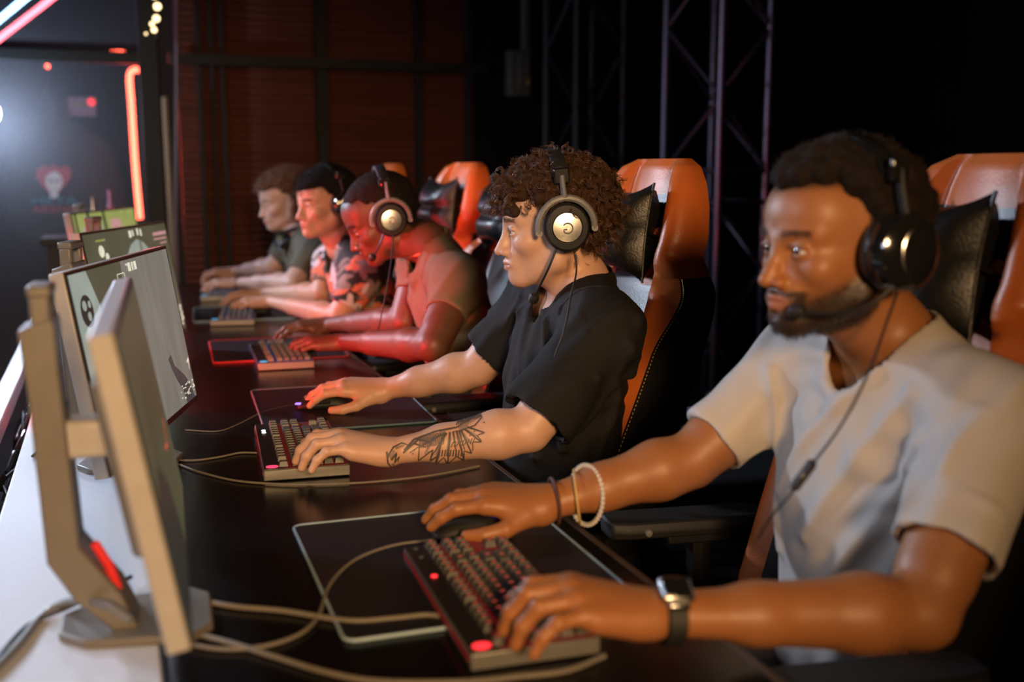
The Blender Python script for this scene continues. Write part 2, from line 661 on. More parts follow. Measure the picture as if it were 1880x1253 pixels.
nt.links.new(tr.outputs[0], mix.inputs[1])
nt.links.new(df.outputs[0], mix.inputs[2])
nt.links.new(mix.outputs[0], out.inputs['Surface'])
xR = at_y(333, 300, 6.1)[0] - xP
MB().add([(xL - xP, 0.0, 0), (xR, 0.0, 0), (xR, 0.0, 3.7), (xL - xP, 0.0, 3.7)], [(0, 1, 2, 3)]).build('wire_mesh', mm, part, smooth=False)

# neon tubes behind the mesh
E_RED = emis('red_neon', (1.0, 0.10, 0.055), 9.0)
E_PINK = emis('pink_neon', (1.0, 0.12, 0.16), 7.0)
E_BLUE = emis('blue_neon', (0.25, 0.55, 1.0), 11.0)


def neon(pix, y, r, m, label):
    o = empty('neon_tube', at_y(pix[0][0], pix[0][1], y), label=label, cat='neon light', group=None)
    P = np.array([at_y(u, v, y) for u, v in pix]) - np.array(o.location)
    MB().tube(spline(P, 6), r, 10).build('glass_tube', m, o)
    for q in (0, -1):
        B(P[q] + np.array([0, .03, 0]), (.03, .05, .03), 'end_mount', M_BLACK, o, .003)
    return o


neon([(-70, 92), (0, 35), (60, -14), (130, -70)], 6.9, .016, E_BLUE, 'blue white diagonal neon tube in the top left corner')
neon([(-90, 138), (0, 70), (95, -3), (150, -46)], 6.8, .016, E_PINK, 'pinkish red diagonal neon tube just below the blue one')
neon([(262, 131), (247, 128), (238, 140), (241, 190), (248, 300), (257, 402)], 7.1, .017, E_RED, 'long upright red neon tube beside the black post')
neon([(203, 98), (226, 98), (232, 105)], 7.1, .016, E_RED, 'short level red neon tube above the upright one')
light('neon_spill', 'AREA', tuple(at_y(246, 260, 7.0)), 5, (1, .05, .04), tuple(at_y(300, 300, 5.6)), .06, 1.0)
o = empty('spot_lamp', at_y(-34, 205, 5.6), label='white stage spotlight shining at the left edge of the frame', cat='spotlight')
MB().lathe([(.0, .10), (.055, .10), (.07, .04), (.075, -.08), (.04, -.13), (0, -.13)], axis=(0.25, -1, -.1)).build('housing', M_BLACK, o)
MB().lathe([(0, .012), (.06, .006), (.062, 0), (0, 0)], c=(.026, -.104, -.01), axis=(0.25, -1, -.1)).build('lens', emis('lamp_lens', (.8, .9, 1), 30), o)
B((0, .05, .25), (.03, .03, .4), 'bracket', M_BLACK, o)
p = at_y(-22, 225, 5.86)
light('stage_glow', 'POINT', tuple(p), 34, (.62, .78, 1.0), size=.05)

# black hanging cloth with a print
M_CLOTHK = mat('black_cloth', (0.012, 0.016, 0.022), 0.85, nscale=30, bump=.3)
rootp = at_y(88, 123, 7.4)
hz = empty('hanging_sweatshirt', rootp, label='large black hooded cloth hanging from a red hook, red and teal print low on it', cat='sweatshirt')
outl = [(88, 124), (72, 170), (66, 205), (50, 240), (28, 262), (14, 300), (6, 360), (6, 480), (250, 480), (248, 430), (232, 350), (214, 275), (196, 250), (150, 232), (118, 212), (108, 170)]
P = np.array([at_y(u, v, 7.4) for u, v in outl]) - rootp
cen = P.mean(0) + np.array([0, -.13, -.1])
mb = MB()
n = len(P)
rings = [P + np.array([0, .03, 0]), P, cen + (P - cen) * .75 + np.array([0, -.07, 0]), cen + (P - cen) * .4 + np.array([0, -.11, 0]), cen + (P - cen) * .1 + np.array([0, -.12, 0])]
mb.loft(rings)
mb.build('cloth', M_CLOTHK, hz, subsurf=1)
yb = 7.4 - .30


def flatpoly(pix, y, name, m, parent, org, th=.004):
    P = np.array([at_y(u, v, y) for u, v in pix]) - np.array(org)
    n = len(P)
    return MB().loft([P + np.array([0, th, 0]), P]).build(name, m, parent, smooth=False)


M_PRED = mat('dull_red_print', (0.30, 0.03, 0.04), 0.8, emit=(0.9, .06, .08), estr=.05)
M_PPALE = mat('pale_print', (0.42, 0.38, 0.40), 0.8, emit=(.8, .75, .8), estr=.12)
M_PTEAL = mat('teal_print', (0.02, 0.20, 0.25), 0.8)
flatpoly([(68, 310), (82, 304), (90, 309), (98, 302), (108, 309), (120, 304), (131, 312), (130, 326), (120, 340), (110, 352), (88, 352), (76, 340), (66, 326)], yb, 'red_hair_emblem', M_PRED, hz, rootp)
cc = [(99 + 16 * math.cos(a), 334 + 19 * math.sin(a)) for a in np.linspace(0, 6.28, 15)[:-1]]
f = flatpoly(cc, yb - .006, 'pale_face_emblem', M_PPALE, hz, rootp)
flatpoly([(90, 350), (108, 350), (105, 364), (93, 364)], yb - .005, 'emblem_neck', M_PPALE, hz, rootp)
for u in (93, 105):
    flatpoly([(u - 3, 330), (u + 3, 330), (u + 3, 334), (u - 3, 334)], yb - .012, 'emblem_eye', M_CLOTHK, f, rootp, .003)


def text(s, loc, size, m, parent, rot, name='lettering', ext=.001, align='CENTER', sx=1.0):
    c = bpy.data.curves.new(name, 'FONT')
    c.body = s
    c.size = size
    c.extrude = ext
    c.align_x = align
    c.align_y = 'CENTER'
    o = bpy.data.objects.new(name, c)
    sc.collection.objects.link(o)
    me = bpy.data.meshes.new_from_object(o)
    bpy.data.objects.remove(o)
    me.materials.clear()
    me.materials.append(m)
    o = bpy.data.objects.new(name, me)
    sc.collection.objects.link(o)
    o.parent = parent
    o.location = loc
    o.rotation_euler = rot
    o.scale = (sx, 1, 1)
    return o


for s_, v_, m_ in (('META', 370, M_PTEAL), ('ARENA', 385, M_PRED)):
    q = at_y(100, v_, yb) - rootp
    text(s_, q, .058, m_, hz, (math.pi / 2, 0, 0), sx=1.75 if s_ == 'META' else 1.3)
MB().lathe([(0, .0), (.012, .005), (.012, .02), (0, .025)], c=(0, -.03, .0), axis=(0, -1, 0)).build('hook', E_RED, hz)
# small lilac sign with a red dot
q = at_y(150, 196, 7.6)
sg = empty('wall_sign', q, label='small lilac grey sign with a red round mark beyond the mesh', cat='sign')
B((0, 0, 0), (.17, .015, .12), 'panel', mat('lilac_panel', (.16, .10, .2), .5), sg, .004)
B((-.01, -.012, .012), (.09, .006, .035), 'dark_band', M_BLACK, sg)
MB().lathe([(0, 0), (.022, 0), (.022, .006), (0, .006)], c=(.06, -.008, .03), axis=(0, -1, 0)).build('red_mark', emis('red_mark', (1, .03, .04), 1.6), sg)
# gold bulbs, strut and cable beside the post
E_GOLD = emis('gold_bulb', (1.0, .75, .38), 3.5)
gb = empty('bulb_garland', at_y(284, 5, 5.9), label='garland of small gold bulbs hanging at the top of the black post', cat='garland')
MB().tube([(0, 0, .8), (.005, 0, .3), (0, 0, 0), (.0, 0, -.18)], .004).build('cord', M_CABLE, gb)
for u, v, r in ((283, -8, .016), (289, 12, .018), (287, 34, .017), (279, 44, .011), (283, 55, .013), (268, 62, .006)):
    p = at_y(u, v, 5.88) - np.array(gb.location)
    MB().lathe([(0, r), (r * .7, r * .7), (r, 0), (r * .7, -r * .7), (0, -r)], c=p, seg=12).build('bulb', E_GOLD, gb)
a, b = at_y(302, 178, 6.3), at_y(312, 362, 6.3)
b = b + (b - a) * ((b[2] - .002) / (a[2] - b[2]))
tag(MB().tube([a, (a + b) / 2, b], .016, 10).build('wooden_pole', mat('pale_wood', (.30, .22, .13), .6)), 'short pale wooden pole standing right behind the black post', 'pole')
a, b = at_y(325, -40, 6.25), at_y(323, 420, 6.25)
tag(MB().tube([a + [0, 0, .3], a, (a + b) / 2, b, b * [1, 1, 0]], .009, 8).build('conduit_pipe', mat('grey_pink_pipe', (.16, .12, .13), .5)), 'thin grey pipe running down the slat wall next to the post', 'pipe')
# electrical box
q = at_y(951, 136, 6.35)
eb = empty('electrical_box', q, label='grey electrical box with a conduit rising from it on the dark back wall', cat='electrical box')
M_BEIGE = mat('grey_beige_metal', (.07, .07, .06), .5)
B((0, 0, 0), (.135, .09, .27), 'enclosure', M_BEIGE, eb, .006)
B((.02, -.052, .0), (.07, .012, .20), 'door', M_BEIGE, eb, .004)
B((.04, -.02, 1.0), (.045, .04, 1.75), 'conduit', M_BEIGE, eb, .004)
B((.045, -.062, -.05), (.02, .012, .05), 'latch', mat('brass_latch', (.35, .25, .08), .4, .8), eb, .002)


# lighting truss towers
def truss(u, y, side, rot, label, m):
    c = at_y(u, 300, y)
    t = empty('truss_tower', (c[0], c[1], 0), rot, label=label, cat='truss', group='lattice truss towers')
    h = side / 2
    cs = [(-h, -h), (h, -h), (h, h), (-h, h)]
    for cx, cy in cs:
        MB().tube([(cx, cy, .04), (cx, cy, 1.8), (cx, cy, 3.6)], .022, 12).build('chord', m, t)
    B((0, 0, .02), (side + .1, side + .1, .04), 'base_plate', m, t, .005)
    for k in range(4):
        a, b = np.array(cs[k]), np.array(cs[(k + 1) % 4])
        z = .1
        for sec in range(3):
            lo, hi = .12 + sec * 1.17, .12 + sec * 1.17 + 1.02
            for zz_ in (lo, hi):
                MB().tube([(*a, zz_), (*b, zz_)], .013, 8).build('strut', m, t)
            st = (hi - lo) / 3
            for i in range(3):
                p0, p1 = (a, b) if (i + k) % 2 else (b, a)
                MB().tube([(*p0, lo + st * i), (*p1, lo + st * (i + 1))], .009, 8).build('diagonal_brace', m, t)
    return t


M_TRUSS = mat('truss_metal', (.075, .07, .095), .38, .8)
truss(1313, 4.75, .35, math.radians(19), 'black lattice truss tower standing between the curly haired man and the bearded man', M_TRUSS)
truss(1072, 5.9, .32, math.radians(10), 'dim lattice truss tower standing behind the curly haired man, near the electrical box', mat('truss_metal_dim', (.03, .025, .03), .5, .5))  # same truss metal darkened, its dimness put into the colour
# dark curtain on the right
mb = MB()
xs = np.linspace(3.0, 4.9, 130)
ys = 5.9 + .05 * np.sin(xs * 19) + .025 * np.sin(xs * 41 + 1)
mb.loft([np.stack([xs, ys, np.full_like(xs, z)], 1) for z in (.02, 1.2, 2.4, 3.68)], closed=False, caps=False)
mb.loft([np.stack([xs, ys + .008, np.full_like(xs, z)], 1) for z in (.02, 1.2, 2.4, 3.68)], closed=False, caps=False)
tag(mb.build('stage_curtain', mat('navy_black_curtain', (.004, .005, .010), .9, spec=.1)), 'pleated black curtain hanging at the right behind the bearded man', 'curtain')

# ================================================================== DESK
DZ = .75
desk = empty('gaming_desk', (.34, 2.82, 0), label='long shared black desk carrying the keyboards and mousepads', cat='desk')
B((0, 0, DZ - .015), (.62, 5.4, .03), 'desktop', M_DESK, desk, .003)
B((.3165, 0, DZ - .016), (.013, 5.4, .029), 'edge_band', M_EDGE, desk, .003)
for yy in (-2.2, -.6, 1.0, 2.6):
    B((0, yy, .36), (.5, .04, .70), 'leg_panel', M_BLACKM, desk)
B((-.2, 0, .45), (.03, 5.2, .2), 'modesty_panel', M_BLACKM, desk)
wd = empty('rear_desk_top', (-.085, 2.85, 0), label='white rear desk strip behind the monitors, brightly lit', cat='desk')
B((0, 0, DZ - .015), (.22, 5.5, .03), 'desktop', M_WHITE, wd, .003)
for yy in (-2.2, -.6, 1.0, 2.6):
    B((0, yy, .36), (.14, .04, .70), 'leg_panel', M_BLACKM, wd)
od = empty('opposite_desk', (-.275, 2.85, 0), label='bright white edge of the opposite desk beyond the cable gap at the far left', cat='desk')
B((0, 0, DZ - .02), (.045, 5.5, .04), 'edge_strip', M_WHITE, od, .003)
for yy in (-2.2, 1.2, 2.6):
    B((0, yy, .36), (.04, .04, .70), 'leg', M_BLACKM, od)
ct = empty('cable_tray', (-.225, 2.85, .60), label='black tray sunk between the white desk edges, full of tangled cables', cat='cable tray')
B((0, 0, -.01), (.056, 5.4, .02), 'tray_floor', M_BLACK, ct)
rng = random.Random(5)
for k in range(9):
    pts = []
    y = -2.7
    while y < 2.6:
        pts.append((rng.uniform(-.02, .02), y, rng.uniform(.02, .10)))
        y += rng.uniform(.1, .25)
    MB().tube(spline(pts, 5), .004, 6).build('loose_cable', M_GLOSS if k % 2 else M_CABLE, ct)
for k in range(16):
    y = -2.35 + k * .19
    MB().tube([(rng.uniform(-.02, 0), y, .08), (rng.uniform(0, .02), y + .05, .11)], .007, 8).build('cable_plug', M_STEEL if k % 3 else M_GLOSS, ct)


# ================================================================== MONITORS
def monitor(xy, yaw, tilt, top, label, content, W=.555, Hh=.325):
    m = empty('gaming_monitor', (xy[0], xy[1], DZ), math.radians(yaw), label=label, cat='monitor', group='monitors along the desk')
    ct_, st = math.cos(math.radians(tilt)), math.sin(math.radians(tilt))
    # screen frame: n = normal (+x up a little), u = up direction, y = width
    nrm = np.array([ct_, 0, st])
    upv = np.array([-st, 0, ct_])
    yv = np.array([0, 1., 0])
    zc = top - DZ - Hh / 2 * ct_
    c = np.array([0, 0, zc])
    R = np.stack([nrm, yv, upv], 1)
    B(c - nrm * .012, (.024, W, Hh), 'bezel', M_BEZ, m, .003, R)
    B(c - nrm * .034, (.022, W * .55, Hh * .62), 'back_housing', M_PIL, m, .008, R, 1.0)
    sw, sh = W - .018, Hh - .020
    B(c + nrm * .0006, (.0016, W - .003, Hh - .003), 'front_frame', M_BLACK, m, 0, R)
    nf = nrm * .0016
    scr_o = c + upv * .003 + nrm * .0016

    def P(s, t, off):
        return scr_o + yv * (s - .5) * sw + upv * (t - .5) * sh + nrm * off
    scr = MB().add([P(0, 0, .0006), P(1, 0, .0006), P(1, 1, .0006), P(0, 1, .0006)], [(0, 1, 2, 3)]).build('screen', content['bg'], m, smooth=False)
    for name, mt, polys, lay in content['items']:
        mb = MB()
        for poly in polys:
            mb.add([P(s, t, .0010 + .0004 * lay) for s, t in poly], [tuple(range(len(poly)))])
        mb.build(name, mt, scr, smooth=False)
    # arm bridge, pillar, handle, base
    B(c + np.array([-.068, 0, 0]), (.07, .05, .045), 'tilt_joint', M_BEZ, m, .006)
    prof = [(-.058, .010), (-.030, .010), (-.048, .055), (-.090, .115), (-.100, .33), (-.101, .375), (-.104, .385), (-.140, .372), (-.134, .30), (-.126, .10), (-.098, .05)]
    px_ = np.array([(x, 0, z) for x, z in prof])
    MB().loft([px_ + [0, -.038, 0], px_ + [0, .038, 0]]).build('pillar', M_PIL, m, smooth=True, bevel=.003)
    B((-.097, 0, .20), (.004, .03, .16), 'height_scale', M_BLACK, m)
    hb = MB().box((-.116, -.026, .393), (.022, .012, .035)).box((-.116, .026, .393), (.022, .012, .035)).box((-.116, 0, .414), (.026, .066, .014))
    hb.build('carry_handle', M_PIL, m, smooth=True, bevel=.004)
    MB().loft([np.array([(x, y, z) for x, y in ((-.12, -.03), (-.09, -.06), (.03, -.08), (.055, -.05), (.055, .05), (.03, .08), (-.09, .06), (-.12, .03))]) for z in (.0005, .012)]).build('base', M_PIL, m, smooth=True, bevel=.003)
    MB().tube([(-.052, -.02, .055), (-.060, -.02, .085), (-.075, -.02, .115)], .0055, 10).build('cable_clip', M_CLIP, m)
    return m


M_BEZ = mat('silver_monitor_plastic', (.36, .34, .32), .38)
M_PIL = mat('grey_monitor_stand', (.14, .125, .105), .42)
M_CLIP = mat('red_cable_clip', (.5, .02, .02), .4, emit=(1, .02, .01), estr=.25)


def scr_mat(name, c, s, ns=3.0, var=.2, stretch=None):
    m = mat(name, (.01, .01, .01), .4, spec=.25)
    nt = m.node_tree
    b = nt.nodes['Principled BSDF']
    tc = nt.nodes.new('ShaderNodeTexCoord')
    nz = nt.nodes.new('ShaderNodeTexNoise')
    nz.inputs['Scale'].default_value = ns
    mpp = nt.nodes.new('ShaderNodeMapping')
    mpp.inputs['Scale'].default_value = stretch or (1, 1, 1)
    nt.links.new(tc.outputs['Object'], mpp.inputs['Vector'])
    nt.links.new(mpp.outputs['Vector'], nz.inputs['Vector'])
    r = nt.nodes.new('ShaderNodeMapRange')
    r.inputs['To Min'].default_value = s * (1 - var)
    r.inputs['To Max'].default_value = s * (1 + var)
    nt.links.new(nz.outputs['Fac'], r.inputs['Value'])
    nt.links.new(r.outputs['Result'], b.inputs['Emission Strength'])
    b.inputs['Emission Color'].default_value = (*c, 1)
    return m


SC_WALL = scr_mat('screen_grey_wall', (.52, .50, .42), .34, 9, .3, (1, 3, .6))
SC_DARK = scr_mat('screen_olive', (.36, .36, .22), .22, 6, .4)
SC_OLIVE = scr_mat('screen_dark_olive', (.30, .32, .18), .20, 5, .4)
SC_PALE = scr_mat('screen_pale', (.62, .72, .62), .45, 12, .3)
SC_BLACK = scr_mat('screen_shadow', (.10, .10, .09), .25, 20, .3)
SC_TEXT = scr_mat('screen_text', (.95, .9, .7), .8, 60, .3)
SC_PINK = scr_mat('screen_pink_text', (.9, .45, .45), .6, 60, .3)
SC_GUN = scr_mat('screen_gun', (.10, .10, .10), .5, 40, .4)
SC_YEL = scr_mat('screen_yellow', (.55, .60, .18), .55, 20, .3)
SC_REDL = scr_mat('screen_red_line', (1, .12, .05), .7, 20, .3)


def circ(cx, cy, r, n=18, asp=1.7, a0=0, a1=6.2832):
    return [(cx + r * math.cos(a), cy + r * asp * math.sin(a)) for a in np.linspace(a0, a1, n, endpoint=(a1 < 6.28))]


def rect(a, b, c, d):
    return [(a, b), (c, b), (c, d), (a, d)]


rg = random.Random(3)


def dots(x0, y0, x1, y1, n, w, h):
    return [rect(x, y, x + w * rg.uniform(.5, 1.3), y + h) for x, y in ((rg.uniform(x0, x1), rg.uniform(y0, y1)) for _ in range(n))]


cA = dict(bg=SC_OLIVE, items=[
    ('red_marker', SC_REDL, [[(.60, .36), (.72, .33), (.72, .345), (.60, .375)], [(.72, .33), (.80, .42), (.79, .435), (.715, .345)]], 1),
    ('dark_area', SC_BLACK, [[(.0, .0), (.5, .0), (.42, .3), (.2, .5), (0, .45)]], 0)])
cB = dict(bg=SC_WALL, items=[
    ('dark_side', SC_DARK, [[(0, 0), (.36, 0), (.40, .5), (.46, 1), (0, 1)]], 0),
    ('pale_corner', SC_PALE, [[(0, .2), (.10, .3), (.2, .8), (.14, 1), (0, 1)]], 1),
    ('radar', SC_BLACK, [circ(.085, .80, .05)], 2),
    ('radar_map', SC_PALE, [circ(.07, .83, .017, 8), circ(.095, .77, .015, 8), circ(.11, .83, .012, 8)], 3),
    ('window_frame', SC_TEXT, [rect(.40, .78, .405, .93), rect(.40, .93, .47, .935), rect(.47, .70, .475, .93), rect(.40, .84, .47, .845)], 2),
    ('score_text', SC_TEXT, [rect(.52, .93, .55, .98), rect(.56, .93, .575, .98), rect(.585, .93, .61, .98)] + dots(.5, .955, .62, .97, 8, .008, .012), 2),
    ('rifle', SC_GUN, [[(.74, .33), (.78, .35), (.80, .27), (.90, .17), (.94, .10), (.97, 0), (.86, 0), (.84, .10), (.79, .18), (.76, .26)]], 2),
    ('chat_text', SC_TEXT, dots(.80, .03, .93, .12, 22, .015, .008), 3),
    ('ammo_text', SC_TEXT, [[(.955, .25), (.985, .27), (.985, .25), (.97, .19), (.965, .19), (.972, .24), (.955, .235)]] + dots(.955, .02, .98, .16, 8, .014, .008), 3)])
cC = dict(bg=SC_DARK, items=[
    ('pale_arch', SC_PALE, [[(.36, 0), (.80, 0), (.80, .60), (.74, .76), (.66, .86), (.58, .90), (.50, .86), (.42, .76), (.37, .55)]], 1),
    ('door_post', SC_WALL, [rect(.60, 0, .635, .88)], 2),
    ('radar_map', SC_TEXT, [circ(.16, .85, .03, 9), circ(.19, .72, .028, 8), circ(.15, .62, .025, 7), circ(.20, .55, .02, 7), circ(.21, .8, .02, 7)], 1),
    ('name_text', SC_YEL, [rect(.12, .93, .22, .945)], 1),
    ('score_text', SC_TEXT, [rect(.50, .92, .53, .98), rect(.54, .93, .56, .98), rect(.60, .93, .62, .99), rect(.64, .92, .66, .98)], 1),
    ('kill_text', SC_PINK, [rect(.80, .90, .985, .93), rect(.80, .86, .98, .875), rect(.88, .82, .97, .832)], 2),
    ('status_text', SC_TEXT, dots(.955, .02, .98, .28, 12, .02, .022), 2)])
cD = dict(bg=SC_YEL, items=[
    ('picture_frame', SC_BLACK, [rect(.02, .0, .05, 1), rect(.20, 0, .24, 1), rect(.44, 0, .48, 1), rect(0, .0, 1, .25)], 1),
    ('warm_patch', SC_PINK, [rect(.55, .80, .72, .90), rect(.52, .62, .56, .72)], 2),
    ('light_patch', SC_PALE, [rect(.10, .6, .18, .85), rect(.28, .6, .40, .9)], 2)])
monitor((.036, 1.340), -2.6, 10, 1.15, 'grey monitor seen edge on, nearest to the camera at the left', cA)
monitor((.038, 2.095), -17.2, 9, 1.142, 'monitor showing a grey wall and a rifle, directly behind the nearest one', cB, .60, .335)
monitor((.060, 3.16), -21, 9, 1.145, 'monitor showing a pale round arch, third from the camera', cC, .63, .34)
monitor((.0, 4.30), -19, 9, 1.152, 'farthest monitor, only its yellow green upper edge showing', cD, .66, .34)
zs = at_y(201, 350, 5.78)[2] - .22
far = empty('far_counter', (at_y(175, 400, 5.80)[0], 5.80, 0), label='dark counter beyond the farthest monitor carrying three bottles', cat='counter')
B((0, 0, zs - .02), (.50, .30, .04), 'countertop', M_BLACKM, far, .004)
B((0, 0, (zs - .04) / 2), (.44, .24, zs - .04), 'body', M_BLACKM, far)
for u, vt, mt, lb, r in ((201, 350, mat('pink_bottle', (.5, .2, .35), .3), 'slim pink bottle beyond the farthest monitor', .017), (169, 362, M_STEEL, 'dark bottle with a shiny round cap, between the other two bottles', .015), (148, 375, M_GREY, 'short bottle with a shiny cap, leftmost of the three bottles', .016)):
    q = at_y(u, vt, 5.78)
    hh = q[2] - zs
    tag(MB().lathe([(0, 0), (r, 0), (r, hh * .6), (r * .45, hh * .78), (r * .45, hh * .93), (r * .7, hh * .95), (r * .6, hh), (0, hh)], seg=16).build('bottle', mt, loc=(q[0], 5.78, zs)), lb, 'bottle', 'bottles beyond the monitors')




# ================================================================== GAMING CHAIRS (front faces -x)
def make_chair(loc, rz, label, recline=0.0):
    c = empty('gaming_chair', loc, rz, label=label, cat='gaming chair', group='orange and black gaming chairs')
    # rows: z, half width, centre x of front, wing forward depth, thickness
    rows = [(.44, .205, -.10, .055, .11), (.52, .225, -.075, .075, .13), (.62, .235, -.045, .085, .14), (.74, .245, -.008, .085, .14), (.84, .256, .026, .085, .13),
            (.93, .266, .054, .085, .12), (1.00, .274, .076, .085, .11), (1.05, .268, .090, .080, .10), (1.085, .215, .105, .06, .095), (1.115, .180, .115, .055, .09),
            (1.15, .190, .125, .055, .085), (1.22, .174, .138, .048, .08), (1.27, .156, .147, .040, .07), (1.305, .132, .155, .025, .055), (1.322, .100, .165, .008, .03)]
    z_, w_, x_, f_, t_ = np.array(rows).T
    zz = np.concatenate([np.linspace(z_[i], z_[i + 1], 4, endpoint=False) for i in range(len(z_) - 1)] + [[z_[-1]]])
    w = np.interp(zz, z_, w_)
    x = np.interp(zz, z_, x_) + recline * (zz - .44)
    f = np.interp(zz, z_, f_)
    t = np.interp(zz, z_, t_)
    ker = np.array([.25, .5, .25])
    for _ in range(2):
        w[1:-1] = (w[:-2] + 2 * w[1:-1] + w[2:]) / 4
    cols = [(0, -.012), (.25, -.012), (.48, -.004), (.60, .0), (.64, -.15), (.72, -.75), (.82, -1.0), (.92, -.92), (.985, -.55), (1.0, -.1), (1.0, .25)]
    G = []
    for i in range(len(zz)):
        r = []
        ub = float(np.clip((zz[i] - .93) / .12, 0, 1))
        ub = ub * ub * (3 - 2 * ub)
        cc_ = list(cols)
        cc_[7] = (.875 * (1 - ub) + .92 * ub, -1.0 * (1 - ub) - .92 * ub)
        cc_[8] = (.99 * (1 - ub) + .995 * ub, -.74 * (1 - ub) - .40 * ub)
        for s_, d in cc_:
            xx = x[i] + (d if abs(d) < .02 else d * f[i])
            r.append((xx, s_ * w[i], zz[i]))
        r.append((x[i] + t[i] * .62, w[i] * .93, zz[i]))
        r.append((x[i] + t[i] * .9, w[i] * .7, zz[i]))
        r.append((x[i] + t[i], 0, zz[i]))
        G.append(r)
    G = np.array(G)
    nc = G.shape[1]
    nr = len(zz)

    def patch(name, m, c0, c1, r0, r1, sides=(1, -1), off=0.0, crown=None):
        mb = MB()
        for sd in sides:
            P = G[r0:r1 + 1, c0:c1 + 1].copy()
            P[:, :, 1] *= sd
            P[:, :, 0] -= off
            a, b = P.shape[:2]
            fs = []
            for i in range(a - 1):
                for j in range(b - 1):
                    q = (i * b + j, i * b + j + 1, (i + 1) * b + j + 1, (i + 1) * b + j)
                    fs.append(q if sd > 0 else q[::-1])
            mb.add(P.reshape(-1, 3), fs)
        return mb.build(name, m, c, angle=60)
    rh = int(np.argmin(abs(zz - 1.075)))
    rt = int(np.argmin(abs(zz - 1.243)))
    rb = int(np.argmin(abs(zz - 1.165)))
    rs = int(np.argmin(abs(zz - .93)))
    patch('back_shell', M_LEATHER, 9, nc - 1, 0, rh)
    patch('head_shell', M_LEATHER, 11, nc - 1, rh, nr - 1)
    # crown closing the top
    top = [tuple(p) for p in G[-1]] + [tuple(p * [1, -1, 1]) for p in G[-1][::-1]]
    patch('back_cushion', M_LEATHF, 0, 5, 0, rt)
    MB().add(top, [tuple(range(len(top)))]).build('top_seam', M_ORANGE, c, smooth=False)
    for sd in (1, -1):
        patch('side_bolster', M_ORANGE, 5, 8, 0, rh, (sd,))
        patch('outer_side_panel', M_LEATHER, 8, 9, 0, rh, (sd,))
        patch('head_wing', M_ORANGE, 5, 11, rh, nr - 1, (sd,))
        # stitching down the seam
        sp = G[::1, 8].copy()
        sp[:, 1] *= sd
        sp[:, 0] += .004
        sp[:, 1] += sd * .0035
        pts = []
        mbs = MB()
        for i in range(0, rh):
            for k in range(3):
                a = sp[i] + (sp[i + 1] - sp[i]) * (k / 3)
                b = sp[i] + (sp[i + 1] - sp[i]) * (k / 3 + .18)
                mbs.tube([a, b], .0012, 4)
        mbs.build('stitching', M_STITCH, c)
        # belt hole: black disc painted for its dark inside, with an orange collar
        j = int(np.argmin(abs(zz - 1.135)))
        cx = x[j] - .012
        hole = MB()
        ring = [np.array([cx - .004, sd * .098 + .024 * math.cos(a) * (1 - .25 * math.sin(a)), 1.125 + .042 * math.sin(a)]) for a in np.linspace(0, 2 * math.pi, 20, endpoint=False)]
        ring.append(ring[0])
        hole.tube(ring, .009, 8)
        hole.build('belt_hole_collar', M_ORANGE, c)
        MB().loft([np.array(ring[:-1]) + [.004, 0, 0], np.array(ring[:-1]) + [.006, 0, 0]]).build('belt_hole_disc', M_BLACK, c, smooth=False)
    patch('headrest_panel', M_ORANGE, 0, 5, rt, nr - 1)
    j0, j1 = int(np.argmin(abs(zz - .955))), int(np.argmin(abs(zz - 1.075)))
    for sd in (1, -1):
        patch('upper_back_band', M_ORANGE, 1, 4, j1 - 3, j1 + 1, (sd,), off=.0015)
    # strap pillow
    n = 17
    uu, vv = np.meshgrid(np.linspace(-1, 1, n), np.linspace(-1, 1, n))
    th = .072 * np.clip(1 - np.abs(uu) ** 2.5, 0, 1) ** .6 * np.clip(1 - np.abs(vv) ** 3.2, 0, 1) ** .6 * (1 - .25 * np.exp(-(vv / .12) ** 2))
    yy = uu * .125 * (1 - .08 * (1 - vv ** 2))
    hh = vv * (.080 + .026 * np.abs(uu) ** 2)
    xp = float(np.interp(1.14, zz, x)) - .062
    mb = MB()
    for sg_ in (-1, 1):
        P = np.stack([xp + sg_ * th + hh * .12, yy, 1.165 + hh], 2).reshape(-1, 3)
        fs = []
        for i in range(n - 1):
            for k in range(n - 1):
                q = (i * n + k, i * n + k + 1, (i + 1) * n + k + 1, (i + 1) * n + k)
                fs.append(q if sg_ > 0 else q[::-1])
        mb.add(P, fs)
    pil = mb.build('neck_pillow', M_LEATHER, c, angle=70)
    for sd in (1, -1):
        MB().tube([(xp + hh[i, -1] * .12, sd * yy[i, -1], 1.165 + hh[i, -1]) for i in range(n)], .003, 6).build('pillow_seam', M_LEATHER, pil)
        MB().tube(spline([(xp, sd * .115, 1.165), (xp + .03, sd * .115, 1.155), (xp + .065, sd * .10, 1.14)], 4), [.010] * 8 + [.010], 6, flat=.3).build('strap', M_BLACKM, pil)
    # seat
    sr = [(-.46, .20), (-.44, .245), (-.2, .25), (.0, .225), (.03, .21)]
    mb = MB()
    rings = []
    for xx, hw in sr:
        cs = []
        for s_, zz_ in ((0, .455), (.55, .455), (.68, .485), (.85, .50), (1.0, .475), (1.03, .43), (.95, .385), (0, .375)):
            cs.append((xx, s_ * hw, zz_ - (.02 if xx < -.45 else 0)))
        cs = cs + [(a, -b, d) for a, b, d in cs[::-1] if b > 0]
        rings.append(np.array(cs))
    mb.loft(rings)
    mb.build('seat', M_LEATHER, c, subsurf=1)
    B((-.2, 0, .36), (.26, .2, .04), 'tilt_mechanism', M_BLACK, c, .005)
    MB().lathe([(.028, .10), (.028, .24), (.018, .24), (.018, .34)], c=(-.2, 0, 0), seg=20).build('gas_lift', M_DARKSTEEL, c)
